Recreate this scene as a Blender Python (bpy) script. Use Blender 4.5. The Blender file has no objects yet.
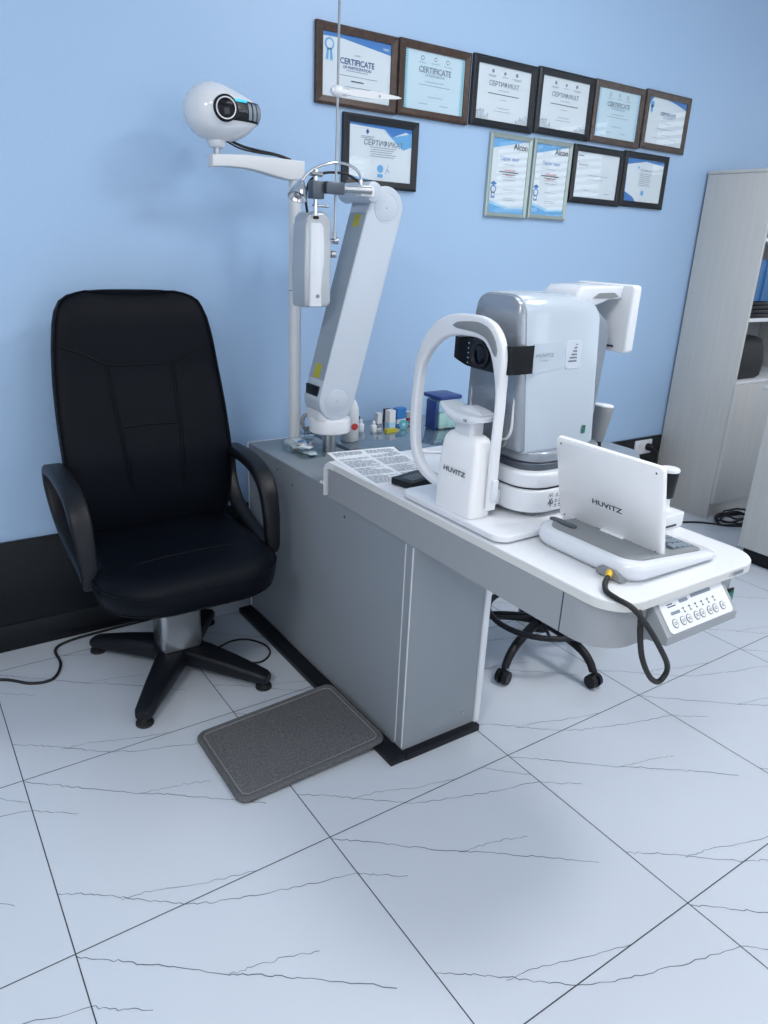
import bpy, bmesh, math, random
from mathutils import Vector, Matrix
random.seed(7)
S = bpy.context.scene
COL = S.collection
V = Vector

# ------------------------------------------------------------------ materials
def mat(name, col, rough=.5, metal=0.0, bump=0.0, bscale=200.0, vary=0.0, vscale=6.0, coat=0.0, spec=.5, emit=None, estr=0.0):
    m = bpy.data.materials.new(name); m.use_nodes = True
    nt = m.node_tree; b = nt.nodes['Principled BSDF']
    b.inputs['Roughness'].default_value = rough
    b.inputs['Metallic'].default_value = metal
    b.inputs['Specular IOR Level'].default_value = spec
    b.inputs['Coat Weight'].default_value = coat
    b.inputs['Coat Roughness'].default_value = .08
    tc = nt.nodes.new('ShaderNodeTexCoord')
    nz = nt.nodes.new('ShaderNodeTexNoise'); nz.inputs['Scale'].default_value = vscale
    nt.links.new(tc.outputs['Object'], nz.inputs['Vector'])
    mx = nt.nodes.new('ShaderNodeMix'); mx.data_type = 'RGBA'
    mx.inputs['A'].default_value = (*[c*(1-vary) for c in col], 1)
    mx.inputs['B'].default_value = (*[min(1, c*(1+vary)) for c in col], 1)
    nt.links.new(nz.outputs['Fac'], mx.inputs['Factor'])
    nt.links.new(mx.outputs['Result'], b.inputs['Base Color'])
    if bump:
        n2 = nt.nodes.new('ShaderNodeTexNoise'); n2.inputs['Scale'].default_value = bscale
        n2.inputs['Detail'].default_value = 3
        nt.links.new(tc.outputs['Object'], n2.inputs['Vector'])
        bp = nt.nodes.new('ShaderNodeBump'); bp.inputs['Strength'].default_value = bump
        bp.inputs['Distance'].default_value = .004
        nt.links.new(n2.outputs['Fac'], bp.inputs['Height'])
        nt.links.new(bp.outputs['Normal'], b.inputs['Normal'])
    if emit:
        b.inputs['Emission Color'].default_value = (*emit, 1)
        b.inputs['Emission Strength'].default_value = estr
    return m

def glass_mat(name, tint, refl=1.0, rough=.0):
    m = bpy.data.materials.new(name); m.use_nodes = True
    nt = m.node_tree; nt.nodes.remove(nt.nodes['Principled BSDF'])
    out = nt.nodes['Material Output']
    t = nt.nodes.new('ShaderNodeBsdfTransparent'); t.inputs['Color'].default_value = (*tint, 1)
    g = nt.nodes.new('ShaderNodeBsdfGlossy'); g.inputs['Roughness'].default_value = rough
    f = nt.nodes.new('ShaderNodeFresnel'); f.inputs['IOR'].default_value = 1.5
    mm = nt.nodes.new('ShaderNodeMath'); mm.operation = 'MULTIPLY'; mm.inputs[1].default_value = refl
    mx = nt.nodes.new('ShaderNodeMixShader')
    geo = nt.nodes.new('ShaderNodeNewGeometry')      # a thin pane: only its outer face mirrors
    fr_ = nt.nodes.new('ShaderNodeMath'); fr_.operation = 'SUBTRACT'; fr_.inputs[0].default_value = 1; nt.links.new(geo.outputs['Backfacing'], fr_.inputs[1])
    m2 = nt.nodes.new('ShaderNodeMath'); m2.operation = 'MULTIPLY'; m2.use_clamp = True
    nt.links.new(f.outputs[0], mm.inputs[0]); nt.links.new(mm.outputs[0], m2.inputs[0]); nt.links.new(fr_.outputs[0], m2.inputs[1]); nt.links.new(m2.outputs[0], mx.inputs[0])
    nt.links.new(t.outputs[0], mx.inputs[1]); nt.links.new(g.outputs[0], mx.inputs[2])
    nt.links.new(mx.outputs[0], out.inputs['Surface'])
    return m

def wood_mat(name, c1, c2, rough=.45, sc=(60, 60, 3)):
    m = mat(name, c1, rough)
    nt = m.node_tree; b = nt.nodes['Principled BSDF']
    tc = nt.nodes.new('ShaderNodeTexCoord'); mp = nt.nodes.new('ShaderNodeMapping')
    mp.inputs['Scale'].default_value = sc
    nz = nt.nodes.new('ShaderNodeTexNoise'); nz.inputs['Scale'].default_value = 1.2; nz.inputs['Detail'].default_value = 6
    cr = nt.nodes.new('ShaderNodeValToRGB')
    cr.color_ramp.elements[0].position = .3; cr.color_ramp.elements[0].color = (*c1, 1)
    cr.color_ramp.elements[1].position = .7; cr.color_ramp.elements[1].color = (*c2, 1)
    nt.links.new(tc.outputs['Object'], mp.inputs['Vector']); nt.links.new(mp.outputs[0], nz.inputs['Vector'])
    nt.links.new(nz.outputs['Fac'], cr.inputs[0]); nt.links.new(cr.outputs[0], b.inputs['Base Color'])
    return m

M = {}
M['wall'] = mat('blue_wall_paint', (.39, .57, .815), .42, bump=.12, bscale=160, vary=.015, vscale=1.5)
M['wallw'] = mat('white_wall_paint', (.80, .80, .80), .6, bump=.05)
M['ceil'] = mat('ceiling_paint', (.84, .84, .83), .8, bump=.03)
M['granite'] = mat('black_granite', (.006, .008, .011), .38, bump=.04, bscale=500, vary=.5, vscale=300, spec=.3)
M['tile'] = mat('white_marble_tile', (.60, .655, .735), .24, vary=.03, vscale=2.0, coat=.1)
M['grout'] = mat('dark_grout', (.045, .055, .07), .8)
M['vein'] = mat('dark_marble_vein', (.09, .11, .15), .35, vary=.4, vscale=9)
M['white'] = mat('white_plastic', (.80, .83, .88), .32, vary=.01)
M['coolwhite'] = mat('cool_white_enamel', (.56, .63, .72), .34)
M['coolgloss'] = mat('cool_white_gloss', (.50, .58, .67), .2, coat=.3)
M['armside'] = mat('arm_side_blue_grey', (.34, .40, .46), .4)
M['whitegloss'] = mat('glossy_white_plastic', (.74, .78, .84), .18, coat=.3)
M['brightwhite'] = mat('bright_white_plastic', (.92, .935, .96), .35)
M['offwhite'] = mat('powder_white_metal', (.72, .75, .78), .45, bump=.05, bscale=700)
M['laminate'] = mat('white_laminate', (.76, .79, .84), .35, bump=.02)
M['band'] = mat('cream_edge_banding', (.70, .71, .70), .4)
M['grey'] = mat('grey_laminate', (.27, .305, .345), .42, bump=.05, bscale=600, vary=.02)
M['greyapron'] = mat('grey_apron_laminate', (.33, .355, .385), .45, bump=.05, bscale=600)
M['greytop'] = mat('grey_desk_top', (.23, .265, .30), .3, bump=.03)
M['silver'] = mat('silver_paint', (.50, .54, .58), .30, .25)
M['gunsilver'] = mat('gunmetal_silver_paint', (.33, .37, .42), .27, .45)
M['greypl'] = mat('grey_plastic', (.24, .26, .28), .45, bump=.05, bscale=900)
M['greyblue'] = mat('blue_grey_plastic', (.22, .27, .33), .35)
M['chrome'] = mat('chrome', (.75, .76, .78), .12, 1.0)
M['steel'] = mat('brushed_steel', (.48, .50, .52), .3, 1.0, vary=.06, vscale=40)
M['darkmetal'] = mat('dark_anodised_metal', (.10, .12, .15), .4, .6)
M['leather'] = mat('black_leather', (.0022, .0036, .0070), .42, bump=.25, bscale=420, spec=.11)
M['blackpl'] = mat('black_plastic', (.0065, .008, .012), .42, bump=.1, bscale=500, spec=.3)
M['blackgloss'] = mat('black_gloss_plastic', (.005, .007, .010), .28, spec=.3)
M['rubber'] = mat('black_rubber', (.012, .013, .015), .6)
M['carpet'] = mat('grey_carpet', (.145, .148, .155), .95, bump=1.0, bscale=260, vary=.75, vscale=230, spec=.1)
M['carpetedge'] = mat('grey_carpet_binding', (.11, .115, .125), .9, bump=.8, bscale=300)
M['thread'] = mat('pale_stitching', (.28, .29, .31), .9)
M['paper'] = mat('white_paper', (.80, .84, .88), .7)
M['paperblue'] = mat('pale_blue_paper', (.66, .80, .88), .7)
M['ink'] = mat('dark_ink', (.035, .045, .07), .7)
M['inkgrey'] = mat('grey_ink', (.22, .27, .34), .7)
M['inkblue'] = mat('navy_ink', (.02, .07, .26), .7)
M['blue'] = mat('blue_print', (.05, .22, .58), .6)
M['midblue'] = mat('sky_blue_print', (.16, .45, .78), .6)
M['lightblue'] = mat('light_blue_print', (.40, .66, .86), .6)
M['teal'] = mat('teal_print', (.10, .48, .55), .6)
M['red'] = mat('red_print', (.55, .06, .05), .6)
M['framebrown'] = wood_mat('brown_frame_wood', (.035, .018, .012), (.075, .042, .03), .4, (40, 40, 40))
M['frametaupe'] = wood_mat('taupe_frame_wood', (.06, .045, .04), (.11, .085, .075), .4, (40, 40, 40))
M['frameblack'] = mat('black_frame', (.006, .009, .014), .35)
M['framesilver'] = mat('silver_green_frame', (.42, .50, .48), .3, .5)
M['pane'] = glass_mat('certificate_glass', (.97, .99, 1), 1.3, .02)
M['clear'] = glass_mat('clear_plastic', (.92, .96, .965), 1.4, .05)
M['glasstop'] = mat('grey_glass_top', (.10, .15, .19), .06, coat=.8, spec=.8)
M['cab'] = wood_mat('pale_ash_veneer', (.56, .565, .555), (.60, .605, .595), .5, (50, 50, 2.5))
M['cabdoor'] = wood_mat('pale_ash_door', (.57, .58, .58), (.61, .62, .62), .5, (50, 50, 2.5))
M['cabin'] = mat('cabinet_interior', (.30, .32, .34), .6)
M['yellow'] = mat('yellow_label', (.50, .46, .03), .5)
M['brass'] = mat('yellow_connector', (.75, .50, .03), .35, .2)
M['bluelid'] = mat('dark_blue_lid', (.02, .05, .22), .35)
M['folder'] = mat('blue_folder', (.04, .16, .38), .5)
M['cyan'] = mat('cyan_reflection_glow', (.02, .55, .75), .3, emit=(.05, .75, 1), estr=.7)
M['green'] = mat('green_switch', (.01, .16, .10), .3)
M['lens'] = mat('dark_lens', (.003, .003, .010), .12, spec=.35)
M['amber'] = mat('amber_liquid', (.35, .12, .03), .3)
M['bluegreen'] = mat('pale_aqua_contents', (.42, .66, .66), .5, vary=.5, vscale=30)
M['lamp'] = mat('ceiling_lamp_diffuser', (.9, .9, .9), .5, emit=(.93, .97, 1), estr=2.5)
M['sky'] = mat('window_daylight', (.8, .9, 1), .5, emit=(.92, .96, 1), estr=2.4)

# ------------------------------------------------------------------ helpers
def tag(o, label, cat, group=None, kind=None):
    o['label'] = label
    if cat: o['category'] = cat
    if group: o['group'] = group
    if kind: o['kind'] = kind
    return o

def thing(name, label, cat, loc, group=None):
    o = bpy.data.objects.new(name, None); COL.objects.link(o)
    o.location = loc; o.empty_display_size = .05
    return tag(o, label, cat, group)

def wloc(o):
    v = V((0, 0, 0))
    while o is not None:
        v += o.location; o = o.parent
    return v

def obj(name, bm, m, parent=None, smooth=35, mats=None):
    """bm is in world metres; origin goes to the parent's origin, or to the base of the mesh"""
    if not isinstance(bm, bmesh.types.BMesh): raise TypeError(name)
    bmesh.ops.recalc_face_normals(bm, faces=bm.faces)
    if parent is None:
        xs = [v.co for v in bm.verts]
        org = V(((min(v.x for v in xs)+max(v.x for v in xs))/2, (min(v.y for v in xs)+max(v.y for v in xs))/2, min(v.z for v in xs)))
    else:
        org = wloc(parent)
    for v in bm.verts: v.co -= org
    me = bpy.data.meshes.new(name); bm.to_mesh(me); bm.free()
    for x in (mats or [m]): me.materials.append(x)
    if smooth:
        for p in me.polygons: p.use_smooth = True
        me.set_sharp_from_angle(angle=math.radians(smooth))
    o = bpy.data.objects.new(name, me); COL.objects.link(o)
    if parent is None: o.location = org
    else: o.parent = parent
    return o

def struct(name, bm, m, smooth=35, mats=None, parent=None):
    o = obj(name, bm, m, parent, smooth, mats)
    if parent is None: o['kind'] = 'structure'
    return o

def B(): return bmesh.new()

def box(bm, x0, x1, y0, y1, z0, z1, bev=0.0, seg=2, mi=0):
    r = bmesh.ops.create_cube(bm, size=1)
    for v in r['verts']:
        v.co = V(((x0+x1)/2+v.co.x*(x1-x0), (y0+y1)/2+v.co.y*(y1-y0), (z0+z1)/2+v.co.z*(z1-z0)))
    if mi:
        for f in set(f for v in r['verts'] for f in v.link_faces): f.material_index = mi
    if bev:
        es = list(set(e for v in r['verts'] for e in v.link_edges))
        bmesh.ops.bevel(bm, geom=es, offset=bev, segments=seg, affect='EDGES', profile=.5)
    return bm

def frame_of(d):
    d = d.normalized(); a = V((0, 0, 1)) if abs(d.z) < .9 else V((1, 0, 0))
    u = d.cross(a).normalized(); return u, d.cross(u).normalized()

def loft(bm, rings, close=True, cap=True, mi=0):
    R = [[bm.verts.new(p) for p in r] for r in rings]
    n = len(R[0]); fs = []
    for a, b in zip(R, R[1:]):
        for i in range(n if close else n-1):
            j = (i+1) % n
            fs.append(bm.faces.new((a[i], a[j], b[j], b[i])))
    if cap and close:
        fs.append(bm.faces.new(list(reversed(R[0])))); fs.append(bm.faces.new(R[-1]))
    for f in fs: f.material_index = mi
    return bm

def cyl(bm, p0, p1, r0, r1=None, n=28, mi=0):
    p0, p1 = V(p0), V(p1); r1 = r0 if r1 is None else r1
    u, w = frame_of(p1-p0)
    rg = lambda p, r: [p+(u*math.cos(t)+w*math.sin(t))*r for t in (2*math.pi*k/n for k in range(n))]
    return loft(bm, [rg(p0, r0), rg(p1, r1)], mi=mi)

def lathe(bm, c, prof, n=32, axis=(0, 0, 1)):
    c = V(c); ax = V(axis).normalized(); u, w = frame_of(ax)
    return loft(bm, [[c+ax*h+(u*math.cos(t)+w*math.sin(t))*max(r, 1e-4) for t in (2*math.pi*k/n for k in range(n))] for r, h in prof])

def smoothpath(pts, sub=6, closed=False):
    P = [V(p) for p in pts]; out = []; n = len(P)
    for i in range(n if closed else n-1):
        if closed: a, b, c, d = P[i-1], P[i], P[(i+1) % n], P[(i+2) % n]
        else: a, b, c, d = P[max(i-1, 0)], P[i], P[i+1], P[min(i+2, n-1)]
        for k in range(sub):
            t = k/sub
            out.append(.5*((2*b)+(c-a)*t+(2*a-5*b+4*c-d)*t*t+(3*b-a-3*c+d)*t**3))
    if not closed: out.append(P[-1])
    return out

def tube(bm, pts, r, n=10, sub=6, closed=False, raw=False):
    P = [V(p) for p in pts] if raw else smoothpath(pts, sub, closed)
    m = len(P); rings = []; u = None
    for i, p in enumerate(P):
        d = (P[(i+1) % m]-P[i-1]) if closed else (P[min(i+1, m-1)]-P[max(i-1, 0)])
        d.normalize()
        if u is None: u, _ = frame_of(d)
        u = (u-d*u.dot(d)).normalized(); w = d.cross(u)
        rr = r(i/(m-1)) if callable(r) else r
        rings.append([p+(u*math.cos(t)+w*math.sin(t))*rr for t in (2*math.pi*k/n for k in range(n))])
    if closed:
        rings.append(rings[0]); loft(bm, rings, cap=False)
        bmesh.ops.remove_doubles(bm, verts=bm.verts, dist=1e-6)
    else: loft(bm, rings)
    return bm

def sweep(bm, path, sec, side, closed=False):
    """sweep a 2-D section (a along 'side', b across) along the path; side is a fixed direction perpendicular to it"""
    side = V(side).normalized(); m = len(path); rings = []
    for i, p in enumerate(path):
        d = (path[(i+1) % m]-path[i-1]) if closed else (path[min(i+1, m-1)]-path[max(i-1, 0)])
        w = d.normalized().cross(side).normalized()
        s = sec(i/(m-1)) if callable(sec) else sec
        rings.append([p+side*a+w*b for a, b in s])
    if closed:
        rings.append(rings[0]); loft(bm, rings, cap=False); bmesh.ops.remove_doubles(bm, verts=bm.verts, dist=1e-6)
    else: loft(bm, rings)
    return bm

def rrect(w, h, r, n=5, cx=0, cy=0):
    """rounded rectangle outline, r may be four radii (++, -+, --, +-)"""
    rs = r if isinstance(r, (tuple, list)) else (r,)*4; out = []
    for (sx, sy), a0, q in zip(((1, 1), (-1, 1), (-1, -1), (1, -1)), (0, 90, 180, 270), rs):
        for k in range(n+1):
            t = math.radians(a0+90*k/n)
            out.append((cx+sx*(w/2-q)+q*math.cos(t), cy+sy*(h/2-q)+q*math.sin(t)))
    return out

def prism(bm, outline, axis, a0, a1, bev=0.0, mi=0, seg=3):
    """outline in the two other axes (x:(y,z) y:(x,z) z:(x,y)), extruded along axis with softened rims"""
    def P(u, v, a): return V((a, u, v)) if axis == 'x' else V((u, a, v)) if axis == 'y' else V((u, v, a))
    if not bev: return loft(bm, [[P(u, v, a) for u, v in outline] for a in (a0, a1)], mi=mi)
    n = len(outline); nr = []
    area = sum(outline[i][0]*outline[(i+1) % n][1]-outline[(i+1) % n][0]*outline[i][1] for i in range(n))
    sg = 1 if area > 0 else -1
    for i in range(n):
        (x0, y0), (x1, y1), (x2, y2) = outline[i-1], outline[i], outline[(i+1) % n]
        e1 = V((x1-x0, y1-y0)); e2 = V((x2-x1, y2-y1))
        e1 = e1.normalized() if e1.length > 1e-9 else e2.normalized(); e2 = e2.normalized() if e2.length > 1e-9 else e1
        nn = V((-(e1.y+e2.y), e1.x+e2.x)); k = max(nn.length/2, .35); nr.append(nn.normalized()/k*sg if nn.length else nn)
    rings = []
    s = 1 if a1 > a0 else -1
    st = [(bev*(1-math.sin(t)), bev*(1-math.cos(t))) for t in (math.pi/2*k/seg for k in range(seg+1))]
    for ins, da in st: rings.append([P(u+nr[i].x*ins, v+nr[i].y*ins, a0+s*da) for i, (u, v) in enumerate(outline)])
    for ins, da in reversed(st): rings.append([P(u+nr[i].x*ins, v+nr[i].y*ins, a1-s*da) for i, (u, v) in enumerate(outline)])
    return loft(bm, rings, mi=mi)

def dot_disc(bm, c, nrm, r, t=.001, n=16): return cyl(bm, V(c), V(c)+V(nrm).normalized()*t, r, r, n)

def text_bm(s, size, org, xd, yd, align='CENTER', sx=1.0, bm=None, bold=0.0):
    """lettering as flat mesh laid on the plane xd/yd with its middle at org"""
    cu = bpy.data.curves.new('t', 'FONT'); cu.body = s; cu.size = 1; cu.align_x = align; cu.align_y = 'CENTER'
    cu.resolution_u = 3; cu.offset = bold
    o = bpy.data.objects.new('t', cu); COL.objects.link(o)
    bpy.context.view_layer.update()
    me = bpy.data.meshes.new_from_object(o.evaluated_get(bpy.context.evaluated_depsgraph_get()))
    bpy.data.objects.remove(o); bpy.data.curves.remove(cu)
    bm = bm or B(); org = V(org); xd = V(xd).normalized(); yd = V(yd).normalized()
    idx = [bm.verts.new(org+xd*v.co.x*size*sx+yd*v.co.y*size) for v in me.vertices]
    for p in me.polygons:
        try: bm.faces.new([idx[i] for i in p.vertices])
        except ValueError: pass
    bpy.data.meshes.remove(me)
    return bm

def quad(bm, org, xd, yd, x0, x1, y0, y1):
    org, xd, yd = V(org), V(xd), V(yd)
    bm.faces.new([bm.verts.new(org+xd*a+yd*b) for a, b in ((x0, y0), (x1, y0), (x1, y1), (x0, y1))]); return bm

def poly(bm, org, xd, yd, pts):
    org, xd, yd = V(org), V(xd), V(yd)
    bm.faces.new([bm.verts.new(org+xd*a+yd*b) for a, b in pts]); return bm

# ------------------------------------------------------------------ room shell
WY = .133            # face of the blue wall
T6 = .6              # floor tiles
x0r, x1r, y0r, y1r, zc = -2.4, 5.6, -5.4, WY, 3.0
bm = B(); box(bm, x0r-.1, x1r+.1, WY, WY+.12, -.05, zc); struct('wall_back', bm, M['wall'], 0)
bm = B(); box(bm, x0r-.1, x0r, y0r-.1, WY, -.05, zc); struct('wall_left', bm, M['wallw'], 0)
bm = B(); wr = [(-3.9, -2.3), (-1.9, -.5)]
ys = [y0r-.1]+[v for w in wr for v in w]+[WY]
for i in range(0, len(ys), 2): box(bm, x1r, x1r+.12, ys[i], ys[i+1], -.05, zc)
for a, b in wr: box(bm, x1r, x1r+.12, a, b, -.05, .95); box(bm, x1r, x1r+.12, a, b, 2.6, zc)
struct('wall_right', bm, M['wallw'], 0)
for i, (a, b) in enumerate(wr):
    w = struct('window_%d' % (i+4), prism(B(), rrect(b-a, 1.65, .004, 1, (a+b)/2, 1.775), 'x', x1r+.1, x1r+.11), M['sky'], 0)
    fr = B(); box(fr, x1r+.03, x1r+.09, a, b, .95, 1.01); box(fr, x1r+.03, x1r+.09, a, b, 2.54, 2.6)
    for q in (a, (a+b)/2-.03, b-.06): box(fr, x1r+.03, x1r+.09, q, q+.06, 1.01, 2.54)
    obj('window_frame', fr, M['white'], w)
    sl = B()
    for k in range(24): box(sl, x1r-.004, x1r+.02, a+.06, b-.06, 1.03+k*.064, 1.054+k*.064)
    obj('blind', sl, M['white'], w)
# front wall with three window openings
bm = B()
wins = [(-1.6, -.2), (.9, 2.3), (3.5, 5.1)]
xs = [x0r-.1]+[v for w in wins for v in w]+[x1r+.1]
for i in range(0, len(xs), 2): box(bm, xs[i], xs[i+1], y0r-.12, y0r, -.05, zc)
for a, b in wins:
    box(bm, a, b, y0r-.12, y0r, -.05, .9); box(bm, a, b, y0r-.12, y0r, 2.4, zc)
struct('wall_front', bm, M['wallw'], 0)
for i, (a, b) in enumerate(wins):
    w = struct('window_%d' % (i+1), prism(B(), rrect(b-a, 1.5, .004, 1, (a+b)/2, 1.65), 'y', y0r-.11, y0r-.1), M['sky'], 0)
    fr = B()
    box(fr, a, b, y0r-.09, y0r-.03, .9, .96); box(fr, a, b, y0r-.09, y0r-.03, 2.34, 2.4)
    for q in (a, (a+b)/2-.03, b-.06): box(fr, q, q+.06, y0r-.09, y0r-.03, .96, 2.34)
    obj('window_frame', fr, M['white'], w)
    sl = B()
    for k in range(22): box(sl, a+.06, b-.06, y0r-.02, y0r+.004, 1.0+k*.062, 1.018+k*.062)
    obj('blind', sl, M['white'], w)
bm = B(); box(bm, x0r-.1, x1r+.1, y0r-.1, WY+.1, zc, zc+.08); struct('ceiling', bm, M['ceil'], 0)

# floor with grout lines and the printed marble veins
bm = B(); box(bm, x0r-.1, x1r+.1, y0r-.1, WY+.05, -.06, 0)
def strip(pts, w, z=.0004, mi=1):
    m = len(pts)
    L, R = [], []
    for i in range(m):
        d = V((pts[min(i+1, m-1)][0]-pts[max(i-1, 0)][0], pts[min(i+1, m-1)][1]-pts[max(i-1, 0)][1])).normalized()
        ww = w(i/(m-1)) if callable(w) else w
        L.append(bm.verts.new((pts[i][0]-d.y*ww/2, pts[i][1]+d.x*ww/2, z))); R.append(bm.verts.new((pts[i][0]+d.y*ww/2, pts[i][1]-d.x*ww/2, z)))
    for i in range(m-1): bm.faces.new((L[i], L[i+1], R[i+1], R[i])).material_index = mi
for k in range(-4, 10): strip([(k*T6, y0r), (k*T6, WY)], .0026)
for k in range(0, 9): strip([(x0r, -k*T6), (x1r, -k*T6)], .0026, .0005)
VE = [([(0, .71), (.1, .775), (.19, .845), (.28, .92), (.38, 1.0)], 1), ([(0, .01), (.09, .08), (.18, .155), (.28, .235), (.41, .345), (.5, .40), (.6, .48), (.72, .57), (.86, .685)], 1.15),
      ([(.41, .345), (.5, .365), (.61, .39), (.71, .43)], .8), ([(.38, 0), (.48, .05), (.62, .10), (.78, .155), (1, .215)], 1),
      ([(.19, .86), (.31, .88), (.46, .94), (.67, 1.0)], .8), ([(0, .215), (.07, .27), (.16, .33)], .9), ([(.83, .0), (.91, .08), (1, .16)], .8)]
for tx in range(-3, 9):
    for ty in range(0, 6):
        for li, (ln, wk) in enumerate(VE):
            if li == 6 and (tx+ty) % 3: continue
            P = []
            for (a, b), (c, d) in zip(ln, ln[1:]):
                for k in range(7):
                    t = k/7; P.append((a+(c-a)*t, b+(d-b)*t))
            P.append(ln[-1]); Q = []
            for i, (a, b) in enumerate(P):
                j = 0 if i in (0, len(P)-1) else .006
                Q.append(((tx+a)*T6+random.uniform(-j, j)*T6*.5, -(ty+b)*T6+random.uniform(-j, j)*T6))
            ph = random.random()*6
            strip(Q, lambda t: wk*(.0011+.0009*abs(math.sin(ph+t*9))), .0003, 2)
struct('floor', bm, None, 0, [M['tile'], M['grout'], M['vein']])
bm = B(); box(bm, x0r, 3.615, WY-.014, WY, .1015, .402, .002); box(bm, x0r, 3.615, WY-.014, WY, 0, .0985, .002)
box(bm, x0r, 3.615, WY-.010, WY, .09, .11)
struct('baseboard_back', bm, M['granite'])
# unseen ceiling lamps; the one by the left wall is added as fill
def lamp_panel(cx, cy, w, h, power, label):
    t = thing('ceiling_lamp', label, 'ceiling light', (cx, cy, zc-.03), 'flat light panels on the ceiling')
    b = B(); prism(b, rrect(w+.06, h+.06, .01, 2, cx, cy), 'z', zc-.03, zc-.0005); obj('lamp_housing', b, M['white'], t)
    b = B(); prism(b, rrect(w, h, .01, 2, cx, cy), 'z', zc-.036, zc-.0301); obj('lamp_diffuser', b, M['lamp'], t)
    la = bpy.data.lights.new('panel_light', 'AREA'); la.shape = 'RECTANGLE'; la.size = w; la.size_y = h
    la.energy = power; la.color = (1, .985, .97)
    lo = bpy.data.objects.new('panel_light', la); COL.objects.link(lo); lo.location = (cx, cy, zc-.04)
    return t
LP = [(1.9, -1.0, .6, .6, 10), (2.25, -1.95, .6, .6, 62), (.0, -2.4, .6, .6, 20), (-1.45, -2.7, .6, .6, 74), (2.1, -4.2, 1.2, .6, 26)]
for i, (cx, cy, w, h, p) in enumerate(LP):
    lamp_panel(cx, cy, w, h, p, ['square ceiling light panel above the autorefractor', 'square ceiling light panel in front of the table end', 'square ceiling light panel in front of the chair',
        'fill light panel added on the ceiling by the left wall', 'large ceiling light panel near the windows'][i])

# ------------------------------------------------------------------ desk unit (grey box + sliding table)
desk = thing('instrument_desk', 'grey refraction desk with a white overhanging table top and grey cabinet body', 'desk', (1.1, -.5, 0))
bm = B(); pr_ = [(-.01, .022), (-1.043, .022), (-1.043, .659), (-.572, .659), (-.572, .685), (-.01, .685)]
prism(bm, pr_, 'x', .930, 1.196); obj('body', bm, M['grey'], desk, 20)
bm = B(); prism(bm, [(-.006, .022), (-.012, .022), (-.012, .688), (-.006, .688)], 'x', .928, 1.2); obj('back_panel', bm, M['white'], desk, 20)
bm = B(); box(bm, 1.1965, 1.216, -1.05, -.012, .022, .659, .001); p = obj('side_panel', bm, M['white'], desk); p['label'] = 'white right side panel'
bm = B(); box(bm, .9275, .9298, -1.0425, -1.0385, .03, .655); obj('edge_trim', bm, M['offwhite'], desk)
bm = B(); box(bm, .9280, .9298, -1.0085, -1.006, .03, .655); obj('edge_trim', bm, M['offwhite'], desk)
bm = B(); box(bm, .931, 1.19, -.57, -.012, .6853, .6868, .0005); obj('top_panel', bm, M['greytop'], desk)
bm = B(); box(bm, .878, .9285, -1.064, -.004, 0, .02, .001); box(bm, .9285, 1.205, -1.066, -1.0, 0, .0215, .001)
p = obj('plinth', bm, M['blackpl'], desk)
for y, z in ((-.36, .626), (-.694, .625), (-.25, .65)):
    obj('screw', cyl(B(), (.9302, y, z), (.9285, y, z), .0045, .0035, 14), M['darkmetal'], desk)
bm = B(); cyl(bm, (1.15, -1.0435, .07), (1.15, -1.045, .07), .005, .005, 14); obj('screw', bm, M['steel'], desk)
bm = B(); prism(bm, rrect(.494, 1.08, (.01, .01, .075, .075), 8, 1.173, -1.14), 'z', .7505, .772, .0025); obj('table_top', bm, M['laminate'], desk)
bm = B(); prism(bm, rrect(.4955, 1.0815, (.01, .01, .0755, .0755), 8, 1.173, -1.14), 'z', .7515, .7690); obj('edge_banding', bm, M['band'], desk)
# apron under the top, open shell
outer = rrect(.474, 1.06, (.004, .004, .085, .085), 10, 1.163, -1.13)
inner = rrect(.442, 1.028, (.004, .004, .07, .07), 10, 1.163, -1.13)
bm = B(); n = len(outer)
ro = [[bm.verts.new((x, y, z)) for x, y in pts] for pts, z in ((outer, .7504), (outer, .6605), (inner, .6605), (inner, .7504))]
for a, b in zip(ro, ro[1:]+ro[:1]):
    for i in range(n): bm.faces.new((a[i], a[(i+1) % n], b[(i+1) % n], b[i]))
obj('apron', bm, M['greyapron'], desk, 30)
bm = B(); box(bm, .9252, .9264, -1.5480, -1.5455, .661, .7500); obj('apron_seam', bm, M['ink'], desk, 0)
bm = B(); o_ = [(-.585, .66), (-.575, .66), (-.575, .742), (-.583, .758), (-.603, .7715), (-.63, .7715), (-.63, .7508), (-.605, .7508), (-.590, .742)]
prism(bm, o_, 'x', .9245, 1.39, 0); obj('end_cap', bm, M['white'], desk)['label'] = 'white rounded end cap of the table top'
# control panel wedge at the table end
bm = B(); prism(bm, [(-1.6605, .7503), (-1.666, .7503), (-1.715, .694), (-1.715, .676), (-1.6605, .668)], 'x', 1.045, 1.283, .0015)
cp = obj('control_box', bm, M['greyapron'], desk, 25)
n_ = V((0, -(.7503-.678), -.06*-1)).normalized()
xd = V((1, 0, 0)); yd = V((0, .049, .0563)).normalized(); nn = xd.cross(yd).normalized()
cc = V((1.164, -1.6905, .72215))+nn*.0004
def onface(x, y, out=.0): return cc+xd*x+yd*y*.79+nn*out
bm = B(); rr = rrect(.212, .088, .012, 5)
loft(bm, [[onface(x, y) for x, y in rr], [onface(x, y, .002) for x, y in rr]]); fp = obj('face_plate', bm, M['white'], cp)
fp['label'] = 'white button face plate'
bm = B()
for i in range(8):
    cx = -.083+i*.0225+(.003 if i % 2 else 0)
    a = [onface(cx+.0082*math.cos(t), -.021+.0118*math.sin(t), .0021) for t in (2*math.pi*k/20 for k in range(20))]
    b = [p+nn*.0012 for p in a]; loft(bm, [a, b])
obj('buttons', bm, M['greypl'], cp)['label'] = 'eight oval push buttons'
bm = B()
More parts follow.
